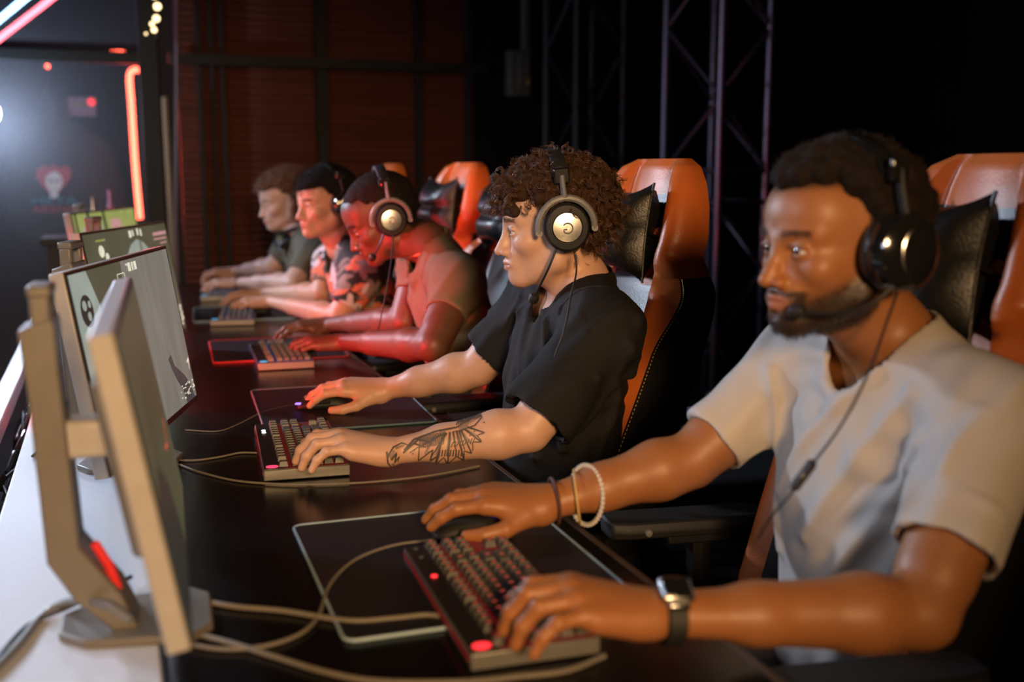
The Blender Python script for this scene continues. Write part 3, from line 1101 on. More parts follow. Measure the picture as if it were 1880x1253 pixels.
    bs = MB().lathe([(0, .075), (.05, .075), (.045, .12), (0, .12)], c=(-.2, 0, 0), seg=20).build('star_base', M_BLACK, c)
    for k in range(5):
        a = k * 2 * math.pi / 5 + .3
        d = np.array([math.cos(a), math.sin(a), 0])
        p0 = np.array([-.2, 0, .10])
        MB().tube([p0 + d * .03, p0 + d * .17 + [0, 0, -.005], p0 + d * .31 + [0, 0, -.03]], [.024, .02, .015], 8).build('base_leg', M_BLACK, c)
        e = p0 + d * .31
        MB().lathe([(0, -.022), (.028, -.020), (.028, .020), (0, .022)], c=(e[0], e[1], .028), axis=(-d[1], d[0], 0), seg=16).build('caster', M_BLACK, c)
    for sd in (1, -1):
        ar = MB().tube([(-.16, sd * .22, .39), (-.16, sd * .30, .39), (-.16, sd * .315, .44), (-.16, sd * .315, .66)], .022, 8).build('armrest_post', M_BLACK, c)
        mb = MB()
        rings = []
        for xx, hw in ((-.335, .022), (-.33, .038), (-.30, .046), (-.08, .046), (-.05, .036), (-.042, .022)):
            rings.append(np.array([(xx, sd * .315 + a * hw, .685 + b) for a, b in ((-1, .0), (-.85, .014), (.85, .014), (1, 0), (.9, -.016), (-.9, -.016))]))
        mb.loft(rings)
        mb.build('armrest_pad', M_BLACKM, c, bevel=.004)
        B((-.16, sd * .315, .663), (.14, .07, .02), 'armrest_bracket', M_BLACK, c, .004)
        MB().lathe([(0, 0), (.007, 0), (.006, .006), (0, .007)], c=(-.27, sd * .315 - .045, .683), axis=(0, -1, 0), seg=10).build('armrest_button', M_GREY, c)
    return c


# ================================================================== PERIPHERALS
def keycap(w, legend):
    mb = MB()
    mb.box((0, 0, .0045), (.0160, w - .003, .009), 0, taper=.76)
    hx, hy = .0160 * .38, (w - .003) * .38
    q = .0020
    mb.add([(-q * 1.2, -q, .00915), (q * 1.2, -q, .00915), (q * 1.2, q, .00915), (-q * 1.2, q, .00915)], [(0, 1, 2, 3)], 1)
    me_o = mb.build('keycap', [M_KEY, legend], smooth=False)
    me = me_o.data
    bpy.data.objects.remove(me_o)
    return me


M_KEY = mat('dark_grey_keycap', (.085, .082, .07), .45)


def glowmat(name, c, s):
    return mat(name, (.02, .02, .02), .5, emit=c, estr=s)


G_RED = glowmat('red_backlight', (1, .02, .03), .10)
G_REDL = glowmat('red_legend', (1, .10, .06), .6)
G_BLUE = glowmat('blue_backlight', (.05, .25, .9), .08)
G_BLUEL = glowmat('blue_legend', (.1, .5, 1), .3)
G_DIM = glowmat('dim_red_backlight', (1, .02, .03), .07)
G_DIML = glowmat('dim_legend', (.9, .4, .3), .10)
G_OFF = glowmat('grey_legend', (.5, .5, .45), .02)
G_WHITE = emis('white_indicator', (.75, .9, 1), 1.6)
G_PINKP = emis('pink_badge', (1, .06, .16), 1.1)
G_CYAN = emis('cyan_badge', (.05, .5, .9), .8)
G_REDD = emis('red_dot', (1, .03, .04), 1.6)
G_VIOLET = emis('violet_light', (.22, .16, 1), 2.0)
G_GREEN = emis('green_light', (.1, .9, .15), 1.0)

ROWS = [[(1, 'k'), (1, '_'), (1, 'k'), (1, 'k'), (1, 'k'), (1, 'k'), (.5, '_'), (1, 'k'), (1, 'k'), (1, 'k'), (1, 'k'), (.5, '_'), (1, 'k'), (1, 'k'), (1, 'k'), (1, 'k'), (.25, '_'), (1, 'k'), (1, 'k'), (1, 'k')],
        [(1, 'k')] * 13 + [(2, 'k'), (.25, '_'), (1, 'k'), (1, 'k'), (1, 'k')],
        [(1.5, 'k')] + [(1, 'k')] * 12 + [(1.5, 'k'), (.25, '_'), (1, 'k'), (1, 'k'), (1, 'k')],
        [(1.75, 'k')] + [(1, 'k')] * 11 + [(2.25, 'k')],
        [(2.25, 'k')] + [(1, 'k')] * 10 + [(2.75, 'k'), (1.25, '_'), (1, 'k')],
        [(1.25, 'k')] * 3 + [(6.25, 'k')] + [(1.25, 'k')] * 4 + [(.25, '_'), (1, 'k'), (1, 'k'), (1, 'k')]]
_kc = {}


def keyboard(corner, ang, label, glow, legend, badge, unit=.0190, dots=None, rowp=.0188):
    """corner: left end on the monitor side; y runs to the right end of the keyboard"""
    k = empty('gaming_keyboard', (corner[0], corner[1], DZ), math.radians(ang), label=label, cat='keyboard', group='keyboards on the desk')
    L = unit * 18.25 + .012
    W = .153
    B((W / 2, L / 2, .012), (W, L, .020), 'case', M_CASE, k, .002)
    B((.018, L / 2, .0225), (.034, L - .004, .003), 'top_strip', M_BLACK, k, .001)
    B((.036 + (W - .040) / 2, L / 2, .0224), (W - .041, L - .006, .0012), 'backlit_plate', glow, k)
    B((-.0005, L / 2, .014), (.0015, L - .01, .006), 'light_bar', glow, k)
    for fy in (.03, L - .03):
        B((.02, fy, .0015), (.02, .03, .003), 'foot', M_BLACK, k)
    for r, row in enumerate(ROWS):
        y = .006
        x = .038 + r * rowp + (.003 if r else -.002)
        for w, kd in row:
            ww = w * unit
            if kd == 'k':
                key = (round(w, 2), legend.name)
                if key not in _kc:
                    _kc[key] = keycap(ww, legend)
                o = bpy.data.objects.new('keycap', _kc[key])
                sc.collection.objects.link(o)
                o.parent = k
                o.location = (x, y + ww / 2, .0245)
            y += ww
    mb = MB()
    mb.loft([np.array([(.016 + .011 * math.cos(a), .014 + .008 * math.sin(a), z) for a in np.linspace(0, 6.28, 13)[:-1]]) for z in (.0238, .0252)])
    mb.build('badge', badge, k)
    if dots:
        for yy, m_ in dots:
            MB().lathe([(0, 0), (.0045, 0), (.004, .0016), (0, .0018)], c=(.015, yy, .024), seg=14).build('indicator', m_, k)
    return k


def mouse(loc, ang, label, lit, litpos=(.022, 0, .034)):
    m = empty('gaming_mouse', (loc[0], loc[1], loc[2]), math.radians(ang), label=label, cat='mouse', group='mice on the mousepads')
    # front towards -x
    rings = []
    for xx, hw, hz in ((-.062, .010, .008), (-.058, .024, .016), (-.040, .030, .026), (-.015, .030, .034), (.012, .031, .038), (.036, .032, .034), (.052, .027, .024), (.062, .012, .010)):
        cs = []
        for a in np.linspace(0, math.pi, 11):
            cs.append((xx, hw * math.cos(a) * (1.0 if math.sin(a) > .1 else .93), .001 + hz * math.sin(a) ** .75))
        rings.append(np.array(cs))
    MB().loft(rings).build('shell', M_BLACKM, m, subsurf=1)
    MB().tube([(-.045, 0, .026), (-.033, 0, .0325)], .0045, 10).build('scroll_wheel', M_GREY, m)
    MB().lathe([(0, 0), (.009, .0), (.007, .003), (0, .004)], c=litpos, seg=14, sx=.7).build('logo_light', lit, m)
    for s_ in (-1,):
        MB().tube([(-.02, s_ * .031, .020), (.015, s_ * .0325, .022)], .004, 6).build('side_button', M_BLACK, m)
    return m


def pad(cx, cy, sx, sy, ang, label, rim):
    p = empty('mousepad', (cx, cy, DZ), math.radians(ang), label=label, cat='mousepad', group='mousepads on the desk')

    def rr(hx, hy, r, z):
        pts = []
        for qx, qy, a0 in ((1, 1, 0), (-1, 1, 90), (-1, -1, 180), (1, -1, 270)):
            for a in np.linspace(0, 90, 5):
                t = math.radians(a0 + a)
                pts.append((qx * (hx - r) + r * math.cos(t), qy * (hy - r) + r * math.sin(t), z))
        return np.array(pts)
    MB().loft([rr(sx / 2, sy / 2, .015, .0005), rr(sx / 2, sy / 2, .015, .0035)]).build('cloth_surface', M_PAD, p, smooth=False)
    e = rr(sx / 2 - .001, sy / 2 - .001, .015, .003)
    e = np.concatenate([e, e[:2]])
    MB().tube(e, .0024, 6, caps=False).build('stitched_rim', rim, p)
    return p


def cable(name, pix, r, m, label, z=None, cat='cable', extra=None):
    pts = [on_z(u, v, DZ + r + .0012 + (dz if dz else 0)) for u, v, dz in [(q + (0,))[:3] if len(q) == 2 else q for q in pix]]
    if extra:
        pts = pts + [np.array(e) for e in extra]
    o = MB().tube(spline(pts, 8), r, 8).build(name, m)
    return tag(o, label, cat)


make_chair((1.065, 1.30, 0), -0.14, 'orange and black gaming chair behind the bearded man at the right edge')
make_chair((1.000, 2.20, 0), 0.06, 'orange and black gaming chair with a black pillow behind the curly haired man')
make_chair((1.02, 3.03, 0), 0.02, 'gaming chair behind the leaning man with the silver headphone disc')
make_chair((1.075, 3.86, 0), 0.12, 'gaming chair with a pillow behind the man in the floral shirt')
make_chair((1.00, 4.72, 0), 0.0, 'farthest gaming chair, its red lit top showing above the headphone band')

keyboard((.345, 1.075), -2.5, 'red backlit keyboard under the hand of the bearded man', G_RED, G_REDL, G_REDD, dots=[(.31, G_OFF), (.345, G_OFF), (.235, G_REDD)])
keyboard((.228, 1.905), -4.5, 'keyboard under the tattooed arm hand of the curly haired man', G_DIM, G_DIML, G_PINKP, dots=[(.295, G_WHITE), (.278, G_WHITE)])
keyboard((.355, 3.00), -3, 'keyboard with a cyan badge under the hand of the leaning man', G_BLUE, G_DIML, G_CYAN)
keyboard((.305, 3.93), -8, 'blue lit keyboard under the hand of the man in the floral shirt', G_BLUE, G_BLUEL, G_CYAN)
keyboard((.33, 4.70), -6, 'farthest keyboard, dim blue, under the hands of the man with short wavy hair', G_BLUE, G_BLUEL, G_CYAN)
pad(.425, 1.415, .385, .445, -1, 'mousepad with a pale blue rim under the near red keyboard', M_RIM)
pad(.475, 2.485, .370, .47, -3, 'mousepad with a dark teal rim in front of the curly haired man', M_RIMT)
pad(.455, 3.36, .39, .42, -3, 'mousepad with its rim lit red under the hands of the leaning man', M_RIMR)
pad(.46, 4.25, .38, .42, -4, 'purple tinted mousepad before the man in the floral shirt', M_RIM)
mouse((*on_z(868, 962, .775)[:2], DZ + .004), -14, 'black mouse with a violet light under the bracelet hand', G_VIOLET, (.030, 0, .036))
mouse((*on_z(596, 738, .770)[:2], DZ + .004), -14, 'black mouse under the right hand of the curly haired man', G_VIOLET, (-.058, -.012, .014))
mouse((.50, 3.30, DZ + .004), 4, 'black mouse with a green light under the hand of the leaning man', G_GREEN, (.040, -.010, .030))
mouse((.49, 4.17, DZ + .004), 4, 'black mouse with a violet light under the hand of the man in the floral shirt', G_VIOLET, (.040, -.01, .030))

cable('usb_cable', [(812, 1133), (780, 1130), (720, 1136), (640, 1140), (520, 1122), (430, 1114), (360, 1100), (330, 1085)], .0035, M_BRAID, 'thick braided cable plugged into the side of the red backlit keyboard')
cable('usb_cable', [(1110, 1205), (1040, 1232), (950, 1243), (860, 1252), (700, 1252), (600, 1235), (500, 1205), (420, 1180), (340, 1160), (300, 1150)], .0032, M_BRAID, 'long braided cable running below the red backlit keyboard to the monitor base')
cable('mouse_cable', [(845, 985), (800, 992), (720, 1003), (650, 1030), (605, 1075), (585, 1130), (550, 1165), (480, 1188), (400, 1192), (330, 1180), (300, 1178)], .0026, M_BRAID, 'curving mouse cable crossing the near mousepad')
cable('usb_cable', [(472, 832), (440, 832), (400, 840), (350, 846), (300, 842), (270, 835)], .0020, M_BRAID, 'braided cable plugged into the keyboard of the curly haired man')
cable('usb_cable', [(880, 856), (800, 872), (720, 882), (640, 888), (540, 890), (440, 884), (370, 868), (320, 850), (290, 840)], .0020, M_BRAID, 'thin cable passing in front of the curly haired man\'s keyboard')
cable('mouse_cable', [(560, 742), (520, 748), (480, 758), (440, 778), (400, 792), (340, 790)], .0013, M_BRAID, 'fine mouse cable at the curly haired man\'s mousepad')
for i, (pp, lb) in enumerate((([(60, 838), (110, 795), (150, 770), (190, 760)], 'upper black cable arching over the white desk'), ([(112, 700 + 40), (140, 733), (190, 730)], 'thin looped black cable on the white desk'), ([(100, 757), (150, 762), (190, 756)], 'flat black cable lying across the white desk'), ([(120, 810), (150, 790), (190, 778)], 'short thick cable bundle on the white desk'))):
    cable('monitor_cable', pp, .0030 if i in (0, 3) else .0018, M_CABLE, lb)
cable('monitor_cable', [(-30, 1250), (30, 1190), (80, 1130), (130, 1105, .02), (190, 1110, .05), (240, 1140, .04)], .005, M_GREY, 'thick grey cable looping round the stand of the nearest monitor')
cable('monitor_cable', [(-10, 1215), (50, 1150), (120, 1118, .01), (200, 1080, .02), (240, 1060, .01)], .003, M_CABLE, 'thin black cable beside the stand of the nearest monitor')


# ================================================================== PEOPLE
def frame(fwd, roll=0.0):
    f = norm(fwd)
    l = norm(np.cross([0, 0, 1.], f))
    u = np.cross(f, l)
    if roll:
        c, s_ = math.cos(roll), math.sin(roll)
        l, u = l * c + u * s_, u * c - l * s_
    return np.stack([f, l, u], 1)


def add_head(S_, c, R, look):
    W = lambda p: c + R @ np.asarray(p, float)
    wd = look.get('wide', 1.0)
    S_.ell(W((-.014, 0, .033)), (.099, .0765 * wd, .084), R, .02)
    S_.ell(W((.030, 0, -.028)), (.060, .060 * wd, .080), R, .03)
    S_.ell(W((.052, 0, .045)), (.042, .058 * wd, .045), R, .03)
    for s in (1, -1):
        S_.cone(W((.005, s * .052 * wd, -.062)), W((.072, s * .014, -.096)), .016, .0135, .025)
        S_.cone(W((-.005, s * .058 * wd, -.020)), W((.005, s * .053 * wd, -.064)), .014, .015, .02)
        S_.cone(W((.083, s * .014, .017)), W((.068, s * .045, .019)), .0125, .010, .014)
        S_.ell(W((.062, s * .044 * wd, -.024)), (.020, .018, .017), R, .022)
        S_.ell(W((.098, s * .032, .000)), (.016, .017, .0105), R, .012, True)
        S_.ell(W((.0765, s * .032, -.001)), (.0148, .0165, .0142), R, .004)
        S_.cone(W((.088, s * .019, -.0008)), W((.0905, s * .031, .0008)), .0030, .0046, .002, True)
        S_.cone(W((.0905, s * .031, .0008)), W((.084, s * .0445, -.0005)), .0046, .0028, .002, True)
        S_.cone(W((.089, s * .018, .007)), W((.086, s * .045, .0055)), .0032, .0028, .006)
    S_.ell(W((.080, 0, -.092)), (.017, .021, .016), R, .022)
    S_.ell(W((.085, 0, -.058)), (.014, .028, .024), R, .022)
    S_.cone(W((.090, 0, .010)), W((.104, 0, -.026)), .0070, .0090, .014)
    S_.cone(W((.104, 0, -.026)), W((.1125, 0, -.0375)), .0085, .0098, .008)
    nw = look.get('nose', 1.0)
    for s in (1, -1):
        S_.ell(W((.101, s * .0125 * nw, -.041)), (.0105, .0072 * nw, .0075), R, .007)
        S_.ell(W((.1055, s * .0070 * nw, -.0482)), (.005, .0036, .003), R, .002, True)
    for s in (1, -1):
        S_.cone(W((.1015, s * .004, -.0600)), W((.092, s * .0235, -.0645)), .0058, .0034, .006)
        S_.cone(W((.0985, 0, -.0725)), W((.091, s * .020, -.0665)), .0068, .0036, .006)
        S_.cone(W((.1080, s * .000, -.0656)), W((.0935, s * .0245, -.0655)), .0014, .0012, .002, True)
    S_.cone(W((.100, 0, -.083)), W((.100, 0, -.0831)), .005, .005, .008, True)
    for s in (1, -1):
        S_.ell(W((-.012, s * .078 * wd, -.004)), (.017, .007, .030), R @ _rotz(s * .35), .006)
        S_.ell(W((-.006, s * .084 * wd, .000)), (.008, .005, .014), R, .004, True)


def _rotz(a):
    c, s = math.cos(a), math.sin(a)
    return np.array([[c, -s, 0], [s, c, 0], [0, 0, 1.]])


def _rot_axis(ax, a):
    ax = norm(ax)
    K = np.array([[0, -ax[2], ax[1]], [ax[2], 0, -ax[0]], [-ax[1], ax[0], 0]])
    return np.eye(3) + math.sin(a) * K + (1 - math.cos(a)) * K @ K


def add_hand(S_, W0, d, up, side, pose, scale=1.0, girth=1.0):
    """side=+1 puts the thumb on the left of d (right hand), -1 on its right (left hand). Returns finger tips."""
    d = norm(d)
    up = norm(np.asarray(up, float) - d * (np.asarray(up, float) @ d))
    y = np.cross(up, d) * side
    W = lambda p: np.asarray(W0) + (d * p[0] + y * p[1] + up * p[2]) * scale
    g = girth
    mcp = [(.090, .027, .000), (.095, .008, .004), (.089, -.0115, .002), (.079, -.0295, -.004)]
    rm = (.0118, .0118, .0112, .0100)
    for (a, b, c_), r in zip(mcp, rm):
        S_.cone(W((.004, b * .45, -.001)), W((a, b, c_ - .002)), .0175 * g * scale, r * g * scale, .014)
    S_.cone(W((.020, -.018, -.008)), W((.065, -.027, -.010)), .013 * g * scale, .011 * g * scale, .014)
    S_.cone(W((.010, .016, -.008)), W((.048, .030, -.012)), .017 * g * scale, .014 * g * scale, .014)
    S_.cone(W((.03, .0, -.006)), W((.08, .0, -.007)), .013 * g * scale, .011 * g * scale, .014)
    L = [(.043, .026, .021), (.047, .030, .022), (.043, .028, .022), (.034, .021, .019)]
    Rr = [(.0098, .0088, .0080, .0068), (.0100, .0090, .0082, .0070), (.0096, .0085, .0078, .0066), (.0086, .0076, .0069, .0059)]
    tips = []
    for i in range(4):
        b = pose['bend'][i]
        sp = math.radians(pose['splay'][i])
        p = np.array(mcp[i])
        ang = 0.0
        for j in range(3):
            ang += math.radians(b[j])
            v = np.array([math.cos(ang) * math.cos(sp), math.sin(sp), -math.sin(ang)])
            q = p + v * L[i][j]
            S_.cone(W(p), W(q), Rr[i][j] * g * scale, Rr[i][j + 1] * g * scale, .005 if j == 0 else .0035)
            if j < 2:
                S_.ell(W(q + np.array([0, 0, .0015])), np.array((.0092, .0088, .0088)) * g * scale * (.86 if i == 3 else 1) * (.97 if j else 1), None, .003)
            p0, p = p, q
        nrm = np.array([math.sin(ang), 0, math.cos(ang)])
        tips.append((W(p0 + (p - p0) * .80 + nrm * Rr[i][3] * g * .86), (d * v[0] + y * v[1] + up * v[2]), (d * nrm[0] + up * nrm[2]), .0062 if i < 3 else .005))
    t = pose['thumb']
    p = np.array((.030, .030, -.010))
    rr = (.0135, .0110, .0098, .0078)
    for j, ln in enumerate((.036, .032, .026)):
        v = norm(t[j])
        q = p + v * ln
        S_.cone(W(p), W(q), rr[j] * g * scale, rr[j + 1] * g * scale, .009 if j == 0 else .004)
        p0, p = p, q
    nrm = norm(np.cross(v, np.cross(np.array(t[3] if len(t) > 3 else (0, .4, 1.)), v)))
    tips.append((W(p0 + (p - p0) * .75 + nrm * .0074 * g), (d * v[0] + y * v[1] + up * v[2]), (d * nrm[0] + y * nrm[1] + up * nrm[2]), .0072))
    return tips


TYPING = dict(bend=[(18, 42, 24), (22, 46, 24), (24, 48, 26), (22, 44, 26)], splay=[5, 1, -3, -8],
              thumb=[(.85, .45, -.25), (1, .12, -.20), (1, -.10, -.20), (0, .6, 1)])
TYPING2 = dict(bend=[(20, 36, 18), (24, 40, 18), (22, 44, 18), (18, 38, 20)], splay=[6, 1, -5, -13],
               thumb=[(.85, .45, -.3), (1, .12, -.25), (1, -.10, -.25), (0, .6, 1)])
TYPING3 = dict(bend=[(22, 40, 18), (26, 42, 20), (26, 42, 20), (20, 36, 18)], splay=[5, 1, -4, -16],
               thumb=[(.85, .45, -.3), (1, .12, -.25), (1, -.10, -.25), (0, .6, 1)])
MOUSING = dict(bend=[(16, 24, 14), (18, 26, 16), (24, 34, 24), (28, 38, 26)], splay=[2, -2, -7, -14],
               thumb=[(.80, .62, -.32), (1, .20, -.34), (1, -.10, -.25), (0, 1, .5)])


def make_person(cfg):
    label, skin, h = cfg['label'], np.array(cfg['skin']), cfg['h']
    c, R = cfg['head_c'], cfg['R']
    N, SL, SR = [np.asarray(cfg[k], float) for k in ('neck', 'sl', 'sr')]
    EL, ER, WL, WR = [np.asarray(cfg[k], float) for k in ('el', 'er', 'wl', 'wr')]
    PV = np.asarray(cfg['pelvis'], float)
    root = empty('person', (PV[0], PV[1], 0), label=label, cat='person')
    off = -np.array([PV[0], PV[1], 0.])
    ax = norm(N - PV)
    lat = norm((SL - SR) - ax * ((SL - SR) @ ax))
    fw = np.cross(lat, ax)
    TR = np.stack([fw, lat, ax], 1)
    girth = cfg.get('girth', 1.0)
    mids = (SL + SR) / 2
    # ---- body: one continuous surface
    allp = np.array([c, N, SL, SR, EL, ER, WL, WR])
    lo = allp.min(0) - [.22, .14, .08]
    hi = allp.max(0) + [.13, .14, .15]
    lo[2] = min(PV[2] + .12, lo[2])
    V = Vol(lo, hi, h)
    LPV = mids + (PV - mids) * .25
    V.ell(LPV, (.085, .135, .15), TR, .03)
    V.ell(mids + (PV - mids) * .6, (.085, .125, .17), TR, .05)
    V.ell(PV, (.095, .14, .13), TR, .05)
    V.cone(SL, SR, .045, .045, .03)
    HB = c + R @ np.array((-.022, 0, -.055))
    V.cone(HB, N, .052 * girth, .056 * girth, .03)
    V.cone(c + R @ np.array((.018, 0, -.080)), N + fw * .02, .030, .040, .03)
    for s_, A in ((1, SL), (-1, SR)):
        V.cone(N + (HB - N) * .15, A + ax * .005, .040, .042, .03)
    for A, E_, W_, side in ((SL, EL, WL, 0), (SR, ER, WR, 1)):
        V.cone(A, E_, .050 * girth, .040 * girth, .02)
        V.cone(A + (E_ - A) * .25, A + (E_ - A) * .8, .048 * girth, .042 * girth, .02)
        f1 = E_ + (W_ - E_) * .22
        f2 = E_ + (W_ - E_) * .62
        V.cone(E_, f1, .039 * girth, .043 * girth, .015)
        V.cone(f1, f2, .043 * girth, .034 * girth, .02)
        V.cone(f2, W_, .034 * girth, .0255 * girth, .02, flat=(cfg.get('upl' if side == 0 else 'upr', (0, 0, 1)), 1.12))
    add_head(V, c, R, cfg)
    tl = add_hand(V, WL, cfg['dl'], cfg.get('upl', (0, 0, 1)), -1, cfg['pl'], cfg.get('hs', 1), cfg.get('hg', 1))
    tr = add_hand(V, WR, cfg['dr'], cfg.get('upr', (0, 0, 1)), 1, cfg['pr'], cfg.get('hs', 1), cfg.get('hg', 1))
    P, Q = V.mesh(1)
    nr = vnormals(P, Q)
    L = (P - c) @ R
    x, y, z = L.T
    near = np.linalg.norm(L, axis=1) < .2
    tint = np.tile(skin, (len(P), 1))
    # redder nose, cheeks, fingertips; lips; scalp
    def blend(mask, col):
        tint[:] = tint * (1 - mask[:, None]) + np.asarray(col) * mask[:, None]
    g = lambda px_, py_, pz_, sx, sy, sz: np.exp(-(((x - px_) / sx) ** 2 + ((np.abs(y) - py_) / sy) ** 2 + ((z - pz_) / sz) ** 2)) * near
    blush = skin * np.array([1.05, .78, .76])
    blend(.25 * g(.105, 0, -.035, .03, .02, .02), blush)
    blend(.22 * g(.07, .045, -.025, .03, .025, .022), blush)
    lip = near * (x > .086) * np.clip(1.35 - ((y / .025) ** 2 + ((z + .0665) / .0108) ** 2) ** 1.5, 0, 1)
    blend(np.clip(lip, 0, 1) * .6, cfg.get('lip', skin * np.array([.82, .48, .48])))
    hair = np.array(cfg['hair'])
    scalp = near * scalp_mask(L, cfg)
    blend(np.clip(scalp, 0, 1) * .92, hair)
    brow = near * np.exp(-((z - .0185 - .004 * np.cos((np.abs(y) - .032) * 60)) / .0045) ** 2) * (np.abs(y) > .012) * (np.abs(y) < .052) * (x > .05)
    blend(np.clip(brow, 0, 1) * .45, hair)
    lash = near * np.exp(-((np.abs(z - .0062) / .0018) ** 2)) * (np.abs(np.abs(y) - .032) < .014) * (x > .078)
    blend(np.clip(lash, 0, 1) * .6, hair)
    if cfg.get('beard'):
        bm = beard_mask(L) * near
        blend(np.clip(bm, 0, 1) * .93, hair)
    body = raw_mesh('body', P + off, Q, M_SKIN, root, tint)
    # eyes
    for s_ in (1, -1):
        e = c + R @ np.array((.0768, s_ * .032, -.0005)) + off
        gz = R @ norm(cfg.get('gaze', (1, 0, -.05)))
        mb = MB()
        prof = [(.0128 * math.sin(t), .0128 * math.cos(t)) for t in (0, .13, .22, .46, .52, .8, 1.1, 1.4, 1.57)]
        seg = 20
        u_ = norm(np.cross(gz, [0, 0, 1.]))
        w_ = np.cross(gz, u_)
        rings = [e + gz * hgt + max(r, 1e-5) * np.stack([math.cos(a) * u_ + math.sin(a) * w_ for a in np.linspace(0, 2 * math.pi, seg, endpoint=False)]) for r, hgt in prof]
        for i in range(len(rings) - 1):
            mi = 0 if i < 2 else (1 if i < 4 else 2)
            mb.loft([rings[i], rings[i + 1]], True, False, mi)
        mb.build('eye', [M_PUPIL, cfg.get('iris', M_IRIS), M_EYEW], root, angle=180)
    # fingernails
    if cfg.get('nails'):
        for tips in (tl, tr):
            for p, v, n_, r in tips:
                v = norm(v)
                n_ = norm(n_ - v * (n_ @ v))
                s_ = np.cross(n_, v)
                ring0 = [p + off - n_ * .0016 + v * r * 1.25 * math.cos(a) + s_ * r * .85 * math.sin(a) - n_ * .0022 * math.sin(a) ** 2 for a in np.linspace(0, 2 * math.pi, 14, endpoint=False)]
                ring0 = np.array(ring0)
                cen_ = ring0.mean(0) + n_ * .0022
                MB().loft([ring0, cen_ + (ring0 - cen_) * .6 + n_ * .0012, cen_ + (ring0 - cen_) * .1 + n_ * .0008]).build('fingernail', cfg['nailmat'], root)
    # ---- hair
    rng_ = np.random.default_rng(cfg.get('seed', 1))
    make_hair(cfg, root, off, c, R, P, nr, L, near, rng_)
    # ---- shirt
    sh = cfg['shirt']
    lo = np.array([SL, SR, PV, EL, ER, N]).min(0) - [.16, .16, .05]
    hi = np.array([SL, SR, PV, EL, ER, N]).max(0) + [.16, .16, .10]
    lo[2] = PV[2] - .03
    T = Vol(lo, hi, sh.get('h', .004))
    ls = sh.get('loose', 0)
    T.ell(LPV, (.112 + ls * .6, .160 + ls, .17), TR, .04)
    T.ell(mids + (PV - mids) * .58, (.116 + ls, .150 + ls, .20), TR, .06)
    T.ell(PV + ax * .02, (.125 + ls, .160 + ls, .14), TR, .05)
    if cfg.get('belly'):
        T.ell(mids + (PV - mids) * .72 + fw * .03, (.115, .14, .13), TR, .05)
    T.cone(SL - lat * .01, SR + lat * .01, .066, .066, .03)
    for A in (SL, SR):
        T.cone(N + (HB - N) * .05, A, .052, .060, .035)
    T.cone(N + (HB - N) * .12, N - ax * .05, .060, .085, .03)
    caps = []
    for A, E_, key in ((SL, EL, 'tl'), (SR, ER, 'tr')):
        t, r1 = sh[key]
        end = A + (E_ - A) * t
        T.cone(A, A + (E_ - A) * (t + .25), .064, r1 * 1.04, .045)
        caps.append((end, norm(E_ - A)))
    th = sh.get('th', max(.008, sh.get('h', .004) * 2.4))
    T.f = np.maximum(T.f, -(T.f + th))
    for end, n_ in caps:
        T.cut(end, n_, .125, .25, 0)
    T.cut(PV + ax * .0, -ax, .4, .3, 0)
    nk = sh.get('neck', (.068, .05))
    a0 = N + fw * nk[1] * .35 - ax * .012
    T.cone(a0, a0 + ax * .12 + fw * .02, nk[0], nk[0] * 1.25, .004, True)
    T.cone(a0 + fw * .035, a0 + fw * .09 - ax * nk[1] * .4, nk[0] * .72, nk[0] * .6, .01, True)
    P2, Q2 = largest(*T.mesh(2))
    n2 = vnormals(P2, Q2)
    # folds
    disp = np.zeros(len(P2))
    for a_, b_, wdt, amp in sh.get('folds', []):
        a_, b_ = np.asarray(a_, float), np.asarray(b_, float)
        ba = b_ - a_
        tt = ((P2 - a_) @ ba) / (ba @ ba)
        tc_ = np.clip(tt, 0, 1)
        dv = P2 - (a_ + tc_[:, None] * ba)
        dn = np.abs((dv * n2).sum(1))
        dist = np.linalg.norm(dv - (dv * n2).sum(1)[:, None] * n2, axis=1)
        disp += amp * np.exp(-(dist / wdt) ** 2) * np.exp(-(dn / .07) ** 2)
    q = (P2 - PV) @ TR
    rs = sh.get('ripple', .0022)
    ph = 3.1 * np.sin(q[:, 2] * 14 + q[:, 1] * 9) + 2.0 * np.sin(q[:, 1] * 23 - q[:, 2] * 17)
    disp += rs * np.sin(q[:, 1] * 70 + q[:, 2] * 26 + ph) * (.4 + .6 * np.sin(q[:, 2] * 11 + 1.0) ** 2)
    disp += rs * .8 * np.sin(q[:, 2] * 60 + q[:, 0] * 45 + 1.7 * ph)
    P2 = P2 + n2 * disp[:, None]
    tint2 = None
    if sh.get('pattern'):
        tint2 = sh['pattern'](P2, q)
    raw_mesh('t_shirt' if not sh.get('name') else sh['name'], P2 + off, Q2, sh['mat'], root, tint2)
    # ---- trousers and shoes
    K = Vol(np.array([PV[0] - .68, PV[1] - .30, .0]), np.array([PV[0] + .18, PV[1] + .30, PV[2] + .16]), .010)
    K.ell(PV + [.0, 0, -.02], (.12, .155, .115), None, .04)
    kn = cfg.get('knee_x', PV[0] - .44)
    for s_ in (1, -1):
        hp = PV + [-.02, s_ * .085, -.03]
        knee = np.array([kn, PV[1] + s_ * .13, .54])
        an = np.array([kn + cfg.get('shin', .03), PV[1] + s_ * .13, .10])
        K.cone(hp, knee, .085, .062, .04)
        K.cone(knee, an, .060, .045, .03)
    P3, Q3 = K.mesh(1)
    raw_mesh('trousers', P3 + off, Q3, cfg['trousers'], root)
